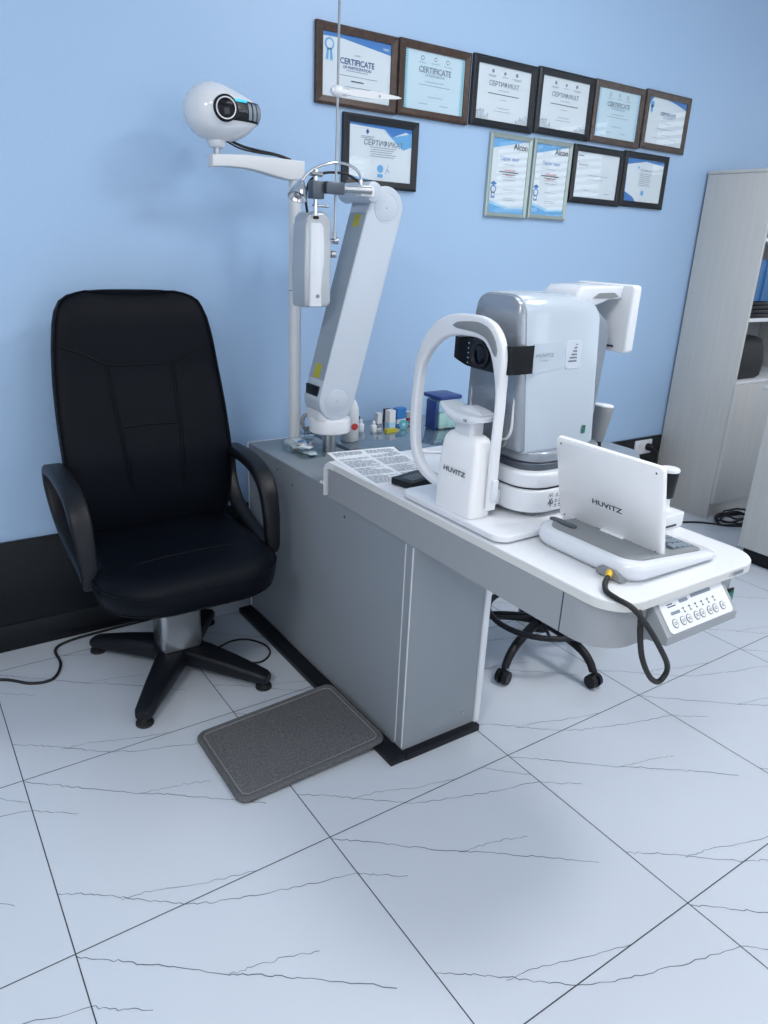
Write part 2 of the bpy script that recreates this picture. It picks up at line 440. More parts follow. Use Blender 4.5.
for i in range(8):
    cx = -.083+i*.0225+(.003 if i % 2 else 0)
    a = [onface(cx+.0066*math.cos(t), -.021+.0098*math.sin(t), .0033) for t in (2*math.pi*k/20 for k in range(20))]
    loft(bm, [a, [p+nn*.0004 for p in a]])
obj('button_caps', bm, M['offwhite'], cp)
bm = B()
for x0, x1, y0, y1 in ((-.083, -.055, .0, .008), (-.045, -.018, .022, .031), (-.005, .062, .0255, .0345)):
    a = [onface(*q, .0021) for q in ((x0, y0), (x1, y0), (x1, y1), (x0, y1))]; loft(bm, [a, [p+nn*.0006 for p in a]])
obj('display_strips', bm, M['greyblue'], cp)
bm = B()
for i in range(6):
    cx = -.042+i*.0205
    quad(bm, onface(cx, .004, .0023), xd, yd, -.0008, .0008, -.006, .006)
    quad(bm, onface(cx, .008, .0023), xd, yd, -.005, .003, -.0008, .0008)
    quad(bm, onface(cx+.002, -.002, .0023), xd, yd, -.004, .002, -.0008, .0008)
for k in range(2): quad(bm, onface(-.085, .026-.006*k, .0023), xd, yd, 0, .018+.008*k, 0, .0022)
for i in range(8):
    cx = -.083+i*.0225+(.003 if i % 2 else 0)
    for k in range(2): quad(bm, onface(cx, -.019-.004*k, .0039), xd, yd, -.004, .004, -.0006, .0006)
obj('printed_symbols', bm, M['ink'], cp, 0)
bm = B(); box(bm, 1.325, 1.352, -1.664, -1.659, .672, .708, .001); sw = obj('power_switch', bm, M['blackpl'], desk); sw['label'] = 'dark green power switch'
bm = B(); box(bm, 1.329, 1.348, -1.667, -1.6635, .677, .703, .001); obj('rocker', bm, M['green'], sw)
bm = B(); quad(bm, (1.300, -1.6822, .7605), (1, 0, 0), (0, 0, 1), 0, .036, -.004, .004); obj('rating_sticker', bm, M['inkgrey'], desk, 0)
bm = text_bm('C E', .010, (1.290, -1.6822, .7605), (1, 0, 0), (0, 0, 1)); obj('lettering', bm, M['ink'], desk, 0)

# ------------------------------------------------------------------ glass topped counter behind the desk
ct = thing('counter', 'grey counter with a reflective glass top along the blue wall behind the desk', 'counter', (1.6, -.1, 0))
bm = B(); box(bm, 1.232, 1.95, -.30, .105, .05, .664, .002); obj('body', bm, M['grey'], ct)
bm = B(); box(bm, 1.24, 1.94, -.28, .1, 0, .05); obj('plinth', bm, M['blackpl'], ct)
bm = B(); box(bm, 1.226, 1.965, -.36, .115, .664, .684, .002); obj('glass_top', bm, M['glasstop'], ct)['label'] = 'reflective grey glass top'

# ------------------------------------------------------------------ floor mat
bm = B(); prism(bm, rrect(.460, .332, .03, 6, .682, -.826), 'z', 0, .014, .005)
for v in bm.verts: v.co.z += .002+max(0, (v.co.x-.60))*.075
mt = obj('floor_mat', bm, M['carpet']); tag(mt, 'dark grey carpet foot mat on the tiles beside the desk', 'mat')
bm = B(); P = [V((x, y, .0165+max(0, x-.60)*.075)) for x, y in rrect(.446, .318, .026, 6, .682, -.826)]
tube(bm, P, .0042, 8, closed=True, raw=True)
ed = obj('edge_binding', bm, M['carpetedge'], mt)
bm = B(); P = [V((x, y, .0165+max(0, x-.60)*.075)) for x, y in rrect(.424, .296, .020, 6, .682, -.826)]
tube(bm, P, .0013, 6, closed=True, raw=True); obj('stitching', bm, M['thread'], mt)

# ------------------------------------------------------------------ chair
CX = .525
chair = thing('office_chair', 'black leather high-back chair on a steel column by the blue wall', 'chair', (.54, -.27, 0))
def seat_ring(z, s, cy=-.385):
    o = rrect(.535*s, .52*s, (.06*s, .06*s, .17*s, .17*s), 8)
    return [V((CX+x, cy+y, z)) for x, y in o]
bm = B(); loft(bm, [seat_ring(z, s) for z, s in ((.392, .80), (.394, .90), (.402, .955), (.415, .985), (.445, 1.0), (.462, 1.0), (.470, .985), (.486, .95), (.497, .89), (.503, .80), (.505, .62), (.503, .3))])
obj('seat', bm, M['leather'], chair, 60)
bm = B(); tube(bm, seat_ring(.4655, .998), .0038, 8, closed=True, raw=True); tube(bm, seat_ring(.404, .962), .0034, 8, closed=True, raw=True)
tube(bm, [(CX-.245, -.50, .494), (CX-.15, -.475, .5035), (CX, -.462, .5055), (CX+.14, -.465, .5045), (CX+.245, -.47, .495)], .0028, 6)
obj('seat_piping', bm, M['leather'], chair)
def yc(z): return -.105+(z-.5)*.155-(.03*max(0, 1-abs(z-.72)/.25))
HW = [(.47, .235), (.55, .258), (.65, .268), (.75, .270), (.85, .268), (.95, .262), (1.05, .252), (1.12, .241), (1.16, .230), (1.19, .213), (1.207, .188), (1.217, .150), (1.222, .10)]
def hw(z):
    for (a, b), (c, d) in zip(HW, HW[1:]):
        if a <= z <= c: return b+(d-b)*(z-a)/(c-a)
    return HW[-1][1] if z > 1 else HW[0][1]
def ht(z): return .048*(1 if z < 1.12 else max(.12, math.sqrt(max(0, 1-((z-1.12)/.1035)**2))))*(.75+.25*min(1, (z-.45)/.12))
XC = .541
def backpt(x, z, s=-1):
    k = min(.999, abs(x-XC)/hw(z)); n = 3.2
    return V((x, yc(z)+s*ht(z)*(1-k**n)**(1/n)-(.022*k**2), z))
rings = []
zs = [.47+.03*i for i in range(22)]+[1.12, 1.14, 1.16, 1.175, 1.19, 1.20, 1.207, 1.213, 1.218, 1.222]
for z in zs:
    r = []; N = 40; w = hw(z)
    for k in range(N):
        t = 2*math.pi*k/N; c, s = math.cos(t), math.sin(t); n = 3.2
        cx = math.copysign(abs(c)**(2/n), c); sy = math.copysign(abs(s)**(2/n), s)
        r.append(V((XC+w*cx, yc(z)+ht(z)*sy-.022*cx*cx, z)))
    rings.append(r)
bm = B(); loft(bm, rings); obj('backrest', bm, M['leather'], chair, 60)
bm = B()
def seam(pts, r=.0026):
    P = []
    for (a, b), (c, d) in zip(pts, pts[1:]):
        for k in range(8): t = k/8; P.append((a+(c-a)*t, b+(d-b)*t))
    P.append(pts[-1]); tube(bm, [backpt(x, z)+V((0, -.0005, 0)) for x, z in P], r, 6, raw=True)
seam([(XC-.243, 1.065), (XC-.17, 1.04), (XC-.108, 1.005), (XC-.06, 1.000), (XC+.07, 1.000), (XC+.105, 1.000), (XC+.17, 1.035), (XC+.243, 1.065)])
seam([(XC-.098, 1.0), (XC-.085, .80), (XC-.068, .62)]); seam([(XC-.108, 1.0), (XC-.095, .80), (XC-.078, .62)])
seam([(XC+.098, 1.0), (XC+.095, .80), (XC+.09, .62)]); seam([(XC+.108, 1.0), (XC+.105, .80), (XC+.10, .62)])
seam([(XC-.084, .815), (XC, .818), (XC+.093, .815)])
w = []
for z in [.5+.04*i for i in range(17)]+[1.175, 1.19, 1.203, 1.212, 1.218]:
    w.append(z)
L = [backpt(XC-hw(z)*.985, z)+V((0, -.004, 0)) for z in w]; R_ = [backpt(XC+hw(z)*.985, z)+V((0, -.004, 0)) for z in reversed(w)]
tube(bm, L+R_, .0035, 6, raw=True)
obj('backrest_stitching', bm, M['leather'], chair)
def armrest(cx, lean):
    pts = [(-.07, .690), (-.15, .703), (-.25, .700), (-.335, .680), (-.390, .635), (-.415, .57), (-.425, .51), (-.430, .462), (-.415, .442), (-.37, .450), (-.27, .475), (-.17, .51), (-.10, .56), (-.06, .63)]
    P = smoothpath([(cx+lean*(z-.55), y, z) for y, z in pts], 6, True)
    m = len(P)
    def sec(t):
        i = t*m
        top = max(0.0, min(1.0, (sec.P[min(m-1, int(i))].z-.5)/.15)); w = .042+.016*top; th = .030
        return [(a*1.0, b) for a, b in rrect(w, th, .011, 3)]
    sec.P = P; rings = []
    for i, p in enumerate(P):
        d = (P[(i+1) % m]-P[i-1]).normalized(); side = V((1, 0, 0)); side = (side-d*side.dot(d)).normalized(); wv = d.cross(side)
        top = max(0.0, min(1.0, (p.z-.46)/.18)); back = max(0, min(1, (p.y+.30)/.15))
        ww = .046+.014*top; th = .034-.010*back*(1-top)
        rings.append([p+side*a+wv*b for a, b in rrect(ww, th, .011, 3)])
    b_ = B(); rings.append(rings[0]); loft(b_, rings, cap=False); bmesh.ops.remove_doubles(b_, verts=b_.verts, dist=1e-6)
    return b_
obj('armrest', armrest(.254, -.03), M['blackpl'], chair, 60)
obj('armrest', armrest(.823, .03), M['blackpl'], chair, 60)
bm = B()
for z, w_, d_ in ((.088, .134, .118),): prism(bm, rrect(w_, d_, .018, 5, .545, -.268), 'z', .085, .392)
cl = obj('column', bm, M['steel'], chair, 30); cl['label'] = 'brushed steel column'
bm = B()
for x in (-.02, .02): box(bm, .545+x-.0015, .545+x+.0015, -.3268, -.3254, .09, .385)
box(bm, .4772, .4786, -.29, -.287, .09, .385); obj('column_groove', bm, M['darkmetal'], cl, 0)
bm = B(); prism(bm, rrect(.26, .24, .03, 4, .545, -.30), 'z', .372, .3925, .004); obj('seat_mount', bm, M['blackpl'], chair)
bm = B(); prism(bm, rrect(.16, .15, .04, 6, .545, -.268), 'z', .045, .10, .012)
obj('base_hub', bm, M['blackpl'], chair)
feet = [(.336, -.03), (.349, -.521), (.738, -.525), (.738, -.03)]
for fx, fy in feet:
    c = V((.545, -.268, 0)); f = V((fx, fy, 0)); d = (f-c).normalized(); sd = V((-d.y, d.x, 0)); Lg = (f-c).length+.018
    rings = []
    for t, hwid, zb, zt in ((.04, .048, .040, .100), (.3, .045, .038, .098), (.6, .037, .030, .084), (.85, .030, .024, .068), (.96, .027, .022, .060), (1.0, .020, .026, .052)):
        p = c+d*Lg*t
        rings.append([p+sd*a+V((0, 0, b)) for a, b in rrect(2*hwid, zt-zb, min(.014, (zt-zb)/2.5), 3, 0, (zt+zb)/2)])
    b_ = B(); loft(b_, rings); lg = obj('leg', b_, M['blackpl'], chair, 50)
    b_ = B(); lathe(b_, (fx, fy, 0), [(.024, 0), (.027, .003), (.026, .010), (.012, .014), (.009, .018), (.009, .030)]); obj('foot_pad', b_, M['rubber'], lg, 50)
bm = B(); box(bm, .655, .70, -.19, -.165, .30, .38, .004); cyl(bm, (.62, -.18, .36), (.70, -.18, .36), .012)
obj('lever_housing', bm, M['blackpl'], chair)

# cables near the chair
def cable(name, pts, r, label, m='rubber', group=None):
    b_ = B(); tube(b_, pts, r, 8, 8); o = obj(name, b_, M[m], None, 60); return tag(o, label, 'cable', group)
cable('power_cable', [(-.35, -.02, .005), (-.12, -.035, .005), (.019, -.061, .005), (.10, -.133, .005), (.165, -.140, .005), (.205, -.06, .005), (.209, .045, .005), (.268, .085, .005), (.40, .098, .005), (.60, .10, .012), (.77, .10, .06), (.86, .09, .12), (.905, .06, .16)], .0048, 'black cable looping over the tiles along the black baseboard left of the chair')
cable('foot_switch_cable', [(.66, -.19, .006), (.70, -.26, .005), (.734, -.343, .005), (.79, -.385, .005), (.845, -.35, .005), (.855, -.29, .005), (.82, -.225, .005), (.765, -.205, .006), (.69, -.235, .014), (.64, -.21, .02)], .0034, 'thin black cable loop on the floor right of the chair column')

# ------------------------------------------------------------------ stool behind the desk
sx, sy = 1.695, -.822
st = thing('stool', 'black swivel stool with foot ring and casters behind the desk', 'stool', (sx, sy, 0))
cast = [math.atan2(-1.087-sy, 1.701-sx)+2*math.pi/5*k for k in range(5)]
for k, a in enumerate(cast):
    d = V((math.cos(a), math.sin(a), 0)); c = V((sx, sy, 0))
    b_ = B(); pts = [c+d*.02+V((0, 0, .135)), c+d*.10+V((0, 0, .130)), c+d*.19+V((0, 0, .112)), c+d*.235+V((0, 0, .085)), c+d*.255+V((0, 0, .056))]
    tube(b_, pts, lambda t: .0175-.004*t, 12, 6); lg = obj('leg', b_, M['blackpl'], st, 60)
    b_ = B(); w_ = V((-d.y, d.x, 0)); q = c+d*.262
    for s in (-1, 1): cyl(b_, q+w_*s*.006+V((0, 0, .025)), q+w_*s*.022+V((0, 0, .025)), .025, .023, 24)
    cyl(b_, q-w_*.008+V((0, 0, .025)), q+w_*.008+V((0, 0, .025)), .012); cyl(b_, q+V((0, 0, .03)), q+V((0, 0, .062)), .009)
    cs = obj('caster', b_, M['blackpl'], lg, 50)
b_ = B(); tube(b_, [(sx+.19*math.cos(t), sy+.19*math.sin(t), .165) for t in (2*math.pi*k/40 for k in range(40))], .0105, 10, closed=True, raw=True)
for a in cast: tube(b_, [(sx+.03*math.cos(a+.6), sy+.03*math.sin(a+.6), .15), (sx+.185*math.cos(a+.6), sy+.185*math.sin(a+.6), .165)], .006, 8)
obj('foot_ring', b_, M['blackpl'], st, 60)
b_ = B(); cyl(b_, (sx, sy, .10), (sx, sy, .17), .034, .03); cyl(b_, (sx, sy, .17), (sx, sy, .42), .016); obj('column', b_, M['blackpl'], st)
b_ = B(); lathe(b_, (sx, sy, .40), [(.10, 0), (.15, .005), (.168, .02), (.17, .04), (.16, .055), (.12, .065), (.01, .068)]); obj('seat', b_, M['leather'], st, 60)

# ------------------------------------------------------------------ projector on its pole
pp = thing('chart_projector_pole', 'tall white pole with side arm rising from the grey desk top', 'pole', (1.078, -.093, .6868))
bm = B(); lathe(bm, (1.078, -.093, .6868), [(.041, 0), (.041, .006), (.037, .010), (.024, .012)]); obj('base_flange', bm, M['offwhite'], pp, 50)
bm = B(); cyl(bm, (1.078, -.093, .695), (1.078, -.093, 1.575), .0205, .0205, 32)
pole_o = obj('pole', bm, M['offwhite'], pp)
bm = B(); cyl(bm, (1.078, -.093, 1.226), (1.078, -.093, 1.229), .0211, .0211, 32); obj('pole_joint', bm, M['greypl'], pole_o)
# arm: side profile (x,z)
bm = B(); prof = [(.788, 1.588), (.788, 1.622), (.84, 1.626), (.90, 1.630), (1.00, 1.630), (1.102, 1.630), (1.102, 1.574), (1.05, 1.570), (1.01, 1.575), (.95, 1.586), (.90, 1.592), (.84, 1.592)]
prism(bm, prof, 'y', -.116, -.070, .004); obj('arm', bm, M['offwhite'], pp, 40)
pj = thing('chart_projector', 'white egg-shaped chart projector with dark lens window on the pole arm', 'projector', (.812, -.093, 1.622))
bm = B(); cyl(bm, (.812, -.093, 1.6225), (.812, -.093, 1.655), .010); obj('swivel_pin', bm, M['steel'], pj)
bm = B(); lathe(bm, (.812, -.093, 1.642), [(.020, 0), (.026, .004), (.029, .022), (.034, .036)]); obj('neck', bm, M['whitegloss'], pj, 50)
# housing: sections along x
XS = [.716, .7175, .722, .732, .748, .768, .79, .812, .834, .856, .878, .895, .910, .922, .929, .932]
def zt(x): return 1.7375+.080*math.sqrt(max(0, 1-((x-.802)/.0865)**2)) if x < .802 else 1.7375+(.080-.042*((x-.802)/.13)**1.4)-(.006 if x > .93 else 0)
def zb(x): return 1.7375-.080*math.sqrt(max(0, 1-((x-.802)/.0865)**2)) if x < .802 else 1.7375-(.080-.050*((x-.802)/.13)**3.0)+(.006 if x > .93 else 0)
def hy(x): return .080*math.sqrt(max(0, 1-((x-.802)/.0865)**2)) if x < .802 else .080-.020*((x-.802)/.13)**2
def pj_pt(x, t, g=0):
    z1, z0 = zt(x), zb(x); c = (z1+z0)/2; h = (z1-z0)/2
    return V((x, -.093+(hy(x)+g)*math.cos(t), c+(h+g)*math.sin(t)))
bm = B(); loft(bm, [[pj_pt(x, 2*math.pi*k/48) for k in range(48)] for x in XS]); hs = obj('housing', bm, M['whitegloss'], pj, 60)
def wind(bm, x0, x1, za, zbb, g, N=14):
    """strip of the housing's camera-side surface between two heights, with its own thickness"""
    rings = []
    for i in range(N+1):
        x = x0+(x1-x0)*i/N; a = []
        z1, z0 = zt(x), zb(x); c = (z1+z0)/2; h = (z1-z0)/2
        for k in range(9):
            z = za+(zbb-za)*k/8; s = max(-.98, min(.98, (z-c)/h)); t = math.pi-math.asin(s)
            a.append(pj_pt(x, t, g))
        b = [p+V((0, .004, 0)) for p in reversed(a)]
        rings.append(a+b)
    return loft(bm, rings)
bm = B(); wind(bm, .800, .9300, 1.7135, 1.768, .0022); fw = obj('front_window', bm, M['blackgloss'], pj, 60)
bm = B(); wind(bm, .842, .884, 1.7620, 1.7690, .0034); obj('cyan_reflection', bm, M['cyan'], pj, 60)['label'] = 'cyan reflection drawn as a glowing strip'  # cyan reflection on the window, put in as an emissive strip
bm = B()
for x in (.892, .908, .923): wind(bm, x-.0055, x+.0055, 1.719, 1.762, .0030, 3)
obj('window_ribs', bm, M['greyblue'], fw, 60)
lc = V((.812, -.160, 1.741)); ln = V((-.14, -.98, -.03)).normalized()
lathe_p = lambda prof, name, m, par: obj(name, lathe(B(), lc, prof, 40, ln), m, par, 50)
lathe_p([(.036, 0), (.036, .018), (.033, .021), (.030, .021), (.030, .003)], 'lens_barrel', M['blackgloss'], pj)
lathe_p([(.0295, .019), (.0295, .0225), (.0265, .0225), (.0265, .019)], 'lens_ring', M['white'], pj)
lathe_p([(.0262, .005), (.0262, .0195), (.015, .0215), (.001, .022)], 'lens', M['lens'], pj)
bm = text_bm('HUVITZ', .0085, (.866, -.1740, 1.738), (1, .12, 0), (0, 0, 1)); obj('lettering', bm, M['inkgrey'], fw, 0)
cable('projector_cable', [(.85, -.10, 1.666), (.90, -.085, 1.655), (.95, -.075, 1.650), (1.01, -.073, 1.645), (1.04, -.075, 1.640), (1.070, -.078, 1.6325)], .0042, 'thicker black cable from the white projector to its pole')
cable('projector_cable', [(.83, -.11, 1.664), (.88, -.10, 1.648), (.94, -.09, 1.642), (1.00, -.082, 1.641), (1.03, -.080, 1.638), (1.06, -.085, 1.6325)], .0028, 'thinner lower black cable from the white projector to its pole')

# ------------------------------------------------------------------ instrument arm
ax, ay = 1.137, -.242
ia = thing('phoropter_stand', 'large white leaning stand arm on a steel column in the desk top', 'instrument arm', (ax, ay, .6868))
bm = B(); cyl(bm, (ax, ay, .6868), (ax, ay, .770), .0245, .0245, 32); obj('column', bm, M['steel'], ia)
bm = B(); lathe(bm, (ax, ay, .762), [(.068, 0), (.0725, .004), (.0735, .044), (.070, .050), (.05, .053)], 48); obj('turntable', bm, M['white'], ia, 40)
bm = B(); tube(bm, [(1.100, -.178, .766), (1.070, -.185, .764), (1.055, -.195, .785), (1.060, -.195, .812), (1.085, -.200, .818)], .007, 10); obj('cable_guide', bm, M['greypl'], ia, 60)
lo, up = V((1.131, 0, .880)), V((1.302, 0, 1.499)); rl, ru = .069, .066
d = (up-lo).normalized(); ang = math.atan2(d.z, d.x); out = []
for k in range(21): t = ang+math.pi/2+math.pi*k/20; out.append((lo.x+rl*math.cos(t), lo.z+rl*math.sin(t)))
for k in range(21): t = ang-math.pi/2+math.pi*k/20; out.append((up.x+ru*math.cos(t), up.z+ru*math.sin(t)))
bm = B(); prism(bm, out, 'y', -.300, -.190, .005); ab = obj('arm_body', bm, M['coolwhite'], ia, 40)
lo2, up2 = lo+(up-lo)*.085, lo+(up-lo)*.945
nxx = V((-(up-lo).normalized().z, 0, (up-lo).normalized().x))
bm = B(); loft(bm, [[V((q.x, y_, q.z))+nxx*k_ for y_, k_ in ((-.296, r_+.0002), (-.194, r_+.0002), (-.194, r_-.004), (-.296, r_-.004))] for q, r_ in ((lo2, .0689), (up2, .0663))]); obj('side_panel', bm, M['armside'], ia, 0)['label'] = 'darker grey narrow side of the arm'  # thin slab in a darker grey over the arm's narrow side
bm = B()
loft(bm, [[V((1.128+x*1.0, ay+.006+y, .812)) for x, y in rrect(.118, .122, .03, 4)], [V((1.124+x, ay+.006+y, .85)) for x, y in rrect(.105, .122, .02, 4)], [V((1.122+x, ay+.01+y, .90)) for x, y in rrect(.112, .085, .02, 4)]])
obj('fork_base', bm, M['white'], ia, 50)
bm = B(); box(bm, 1.064, 1.076, -.283, -.20, .875, .93, .002); obj('joint_gap', bm, M['blackpl'], ia)
for c_, r_ in ((lo, .046), (up, .046)):
    bm = B(); lathe(bm, (c_.x, -.3003, c_.z), [(r_, 0), (r_, .0010), (r_-.001, .0014), (r_-.003, .0004), (r_-.005, .0014), (.003, .0016)], 40, (0, -1, 0)); cv = obj('pivot_cover', bm, M['coolwhite'], ab, 40)
    bm = B(); lathe(bm, (c_.x, -.3020, c_.z), [(.0022, 0), (.0022, .0006), (.0005, .0008)], 12, (0, -1, 0)); obj('screw', bm, M['greypl'], cv)
nx = V((-d.z, 0, d.x))
for f0, f1 in ((.090, .165), (.875, .935)):
    a = lo+(up-lo)*f0+nx*(rl-.0025); b_ = lo+(up-lo)*f1+nx*(ru+(-.0005))
    bm = B(); yy = -.262 if f0 < .5 else -.268
    a = lo+(up-lo)*f0+nx*(rl+(ru-rl)*f0+.0008); b2 = lo+(up-lo)*f1+nx*(rl+(ru-rl)*f1+.0008)
    loft(bm, [[V((p.x, yy, p.z)), V((p.x, yy+.038, p.z)), V((p.x, yy+.038, p.z))+nx*-.0018, V((p.x, yy, p.z))+nx*-.0018] for p in (a, b2)])
    obj('warning_label', bm, M['yellow'], ab, 0)
bm = B(); hc = V((1.228, 0, 1.541)); lathe(bm, (hc.x, -.338, hc.z), [(.020, -.003), (.029, 0), (.031, .006), (.031, .165), (.027, .180), (.012, .187)], 36, (0, 1, 0))
obj('head_cylinder', bm, M['coolwhite'], ia, 45)
bm = B(); cyl(bm, (1.198, -.368, 1.541), (1.095, -.345, 1.541), .0100, .0100, 24); obj('cross_rod', bm, M['steel'], ia)['label'] = 'polished steel cross rod'
bm = B(); box(bm, 1.165, 1.215, -.362, -.325, 1.524, 1.556, .006); obj('rod_socket', bm, M['white'], ia)

# ------------------------------------------------------------------ phoropter head hanging from the rod
px_, py_ = 1.035, -.30
ph = thing('phoropter', 'narrow silver and white phoropter head clamped to the steel rod of the arm', 'phoropter', (px_, py_, 1.19))
bm = B(); box(bm, 1.045, 1.108, -.360, -.330, 1.524, 1.558, .003); cb = obj('clamp_bar', bm, M['darkmetal'], ph)
bm = B(); box(bm, 1.006, 1.046, -.345, -.312, 1.508, 1.558, .003); obj('clamp_block', bm, M['darkmetal'], ph)
bm = B(); cyl(bm, (1.030, -.318, 1.462), (1.030, -.318, 1.582), .0065, n=20); cyl(bm, (1.030, -.318, 1.582), (1.030, -.318, 1.590), .009); obj('vertical_rod', bm, M['chrome'], ph)
bm = B(); cyl(bm, (1.006, -.326, 1.578), (1.052, -.312, 1.578), .008, n=16); obj('clamp_screw', bm, M['steel'], ph)
bm = B(); cyl(bm, (1.022, -.318, 1.490), (1.075, -.318, 1.490), .004, n=12); obj('clamp_screw', bm, M['steel'], ph)
# grey back shell
bm = B(); prism(bm, rrect(.090, .285, (.040, .030, .012, .020), 7, 1.054, 1.3325), 'y', -.303, -.215, .010); obj('back_shell', bm, M['silver'], ph, 45)
# main body: silver face towards the chair, white cover towards the room
sec = [(1.190, .80, 1.0), (1.194, .93, 1.0), (1.205, 1.0, 1.0), (1.30, 1.0, 1.05), (1.40, .98, 1.0), (1.437, .95, .96), (1.444, .85, .9)]
bm = B(); rings = []
for z, s, bulge in sec: rings.append([V((1.003-(bulge-1)*.06+(x+.5)*.030, -.305+(y+.5)*.090*s+(1-s)*.045, z)) for x, y in [(a, b) for a, b in rrect(1, 1, .16, 3)]])
loft(bm, rings); obj('silver_cover', bm, M['silver'], ph, 45)
bm = B(); pts = [(1.194, 1.062), (1.24, 1.060), (1.30, 1.066), (1.325, 1.070), (1.38, 1.070), (1.43, 1.066), (1.441, 1.058)]
rings = []
for z, xr in pts: rings.append([V((x, y, z)) for x, y in rrect(xr-1.018, .078, .007, 3, (xr+1.018)/2, -.272)])
loft(bm, rings); wc = obj('white_cover', bm, M['whitegloss'], ph, 45)
bm = B(); box(bm, 1.068, 1.088, -.300, -.24, 1.195, 1.268, .005); obj('lower_cover', bm, M['silver'], ph)
bm = B(); lathe(bm, (1.045, -.3112, 1.225), [(.006, 0), (.006, .0015), (.003, .002)], 16, (0, -1, 0)); obj('cover_button', bm, M['greypl'], wc)
bm = B(); 
loft(bm, [[V((1.040+x, -.3025, 1.457+z)) for x, z in rrect(.020, .009, .0044, 4)], [V((1.040+x, -.3055, 1.457+z)) for x, z in rrect(.020, .009, .0044, 4)]])
obj('level_bubble', bm, M['blackgloss'], ph)
for z in (1.393, 1.352):
    bm = B(); cyl(bm, (1.090, -.290, z), (1.122 if z > 1.37 else 1.115, -.296, z), .0065, n=16); cyl(bm, (1.108 if z > 1.37 else 1.102, -.2935, z), (1.124 if z > 1.37 else 1.116, -.2965, z), .0105, n=18)
    obj('knob', bm, M['steel'], ph)
# near point rod and card holder
nr_ = thing('near_point_rod', 'thin vertical steel reading rod rising above the phoropter', 'rod', (1.107, -.305, 1.39))
bm = B(); tube(bm, [(1.106, -.306, 1.398), (1.108, -.306, 1.80), (1.109, -.305, 2.22)], .0038, 10, 2); obj('rod', bm, M['steel'], nr_)
bm = B(); cyl(bm, (1.106, -.306, 1.398), (1.106, -.306, 1.420), .0068, n=16); obj('rod_socket', bm, M['steel'], nr_)
ch = thing('near_card_holder', 'white clip holder with pointed arm sliding on the vertical steel rod', 'card holder', (1.109, -.306, 1.80))
bm = B(); lathe(bm, (1.090, -.306, 1.8065), [(.006, -.006), (.009, -.004), (.008, 0), (.014, .005), (.0165, .017), (.0145, .028), (.009, .034), (.010, .045), (.008, .052)], 24, (1, 0, 0)); obj('slider', bm, M['white'], ch, 50)
bm = B(); rings = []
for x, h, t in ((1.142, .007, .008), (1.17, .0095, .006), (1.22, .010, .004), (1.28, .0075, .004), (1.325, .0035, .003), (1.338, .0008, .001)):
    rings.append([V((x, -.306+b, 1.8085+a+(x-1.142)*.045)) for a, b in ((-h, -t/2), (h, -t/2), (h, t/2), (-h, t/2))])
loft(bm, rings); obj('pointer_arm', bm, M['offwhite'], ch, 30)
bm = B(); cyl(bm, (1.255, -.3085, 1.8125), (1.255, -.3105, 1.8125), .002, n=10); obj('rivet', bm, M['blackpl'], ch)
# reading lamp
rl_ = thing('reading_lamp', 'chrome gooseneck reading lamp curving from the arm head beside the phoropter', 'lamp', (1.193, -.312, 1.572))
bm = B(); cyl(bm, (1.194, -.312, 1.560), (1.193, -.312, 1.574), .007); tube(bm, [(1.193, -.312, 1.572), (1.188, -.314, 1.588), (1.165, -.32, 1.604), (1.125, -.325, 1.613), (1.08, -.33, 1.611), (1.03, -.33, 1.596), (.993, -.33, 1.573), (.975, -.33, 1.550)], .0042, 10, 8)
obj('gooseneck', bm, M['chrome'], rl_, 60)
ld = V((-.45, -.35, -1)).normalized(); lp = V((.974, -.33, 1.551))
bm = B(); lathe(bm, lp, [(.007, -.006), (.011, 0), (.016, .012), (.024, .028), (.029, .044), (.030, .050), (.027, .050), (.020, .034)], 28, ld); sh = obj('lamp_shade', bm, M['chrome'], rl_, 40)
bm = B(); lathe(bm, lp+ld*.030, [(.003, 0), (.010, .004), (.011, .012), (.006, .018), (.0005, .020)], 20, ld); obj('bulb', bm, M['steel'], sh, 60)
cable('phoropter_cable', [(1.012, -.30, 1.470), (1.012, -.29, 1.515), (1.03, -.283, 1.560), (1.08, -.275, 1.585), (1.14, -.265, 1.592), (1.18, -.262, 1.588), (1.218, -.262, 1.5725)], .0040, 'black cable running from the phoropter clamp to the arm head')

# ------------------------------------------------------------------ autorefractor on base plate
ar = thing('autorefractor', 'white and silver autorefractor keratometer with chin rest and arch on the table', 'autorefractor', (1.18, -1.16, .772))
bm = B(); prism(bm, rrect(.44, .385, (.03, .03, .035, .03), 6, 1.152, -1.155), 'z', .7765, .792, .003); bp_ = obj('base_plate', bm, M['white'], ar)
bm = B()
for x, y in ((.96, -1.32), (.96, -.99), (1.34, -1.32), (1.34, -.99)): cyl(bm, (x, y, .772), (x, y, .777), .012)
obj('rubber_feet', bm, M['rubber'], bp_)
# main base, two tiers
bm = B(); prism(bm, rrect(.30, .30, (.05, .06, .07, .05), 8, 1.200, -1.150), 'z', .806, .862, .006); lb = obj('lower_base', bm, M['whitegloss'], ar, 40)
bm = B(); prism(bm, rrect(.286, .286, (.05, .06, .065, .05), 8, 1.202, -1.150), 'z', .8625, .8655); obj('base_gap', bm, M['blackpl'], ar)
bm = B(); prism(bm, rrect(.298, .296, (.05, .06, .07, .05), 8, 1.201, -1.150), 'z', .866, .903, .007); obj('upper_base', bm, M['whitegloss'], ar, 40)
bm = B(); prism(bm, rrect(.268, .256, (.05, .06, .065, .05), 8, 1.204, -1.150), 'z', .9032, .920, .003); obj('swivel_ring', bm, M['darkmetal'], ar, 40)
bm = B(); prism(bm, rrect(.260, .250, (.05, .06, .06, .05), 8, 1.206, -1.150), 'z', .9202, .946, .005); obj('neck', bm, M['gunsilver'], ar, 40)
bm = B()
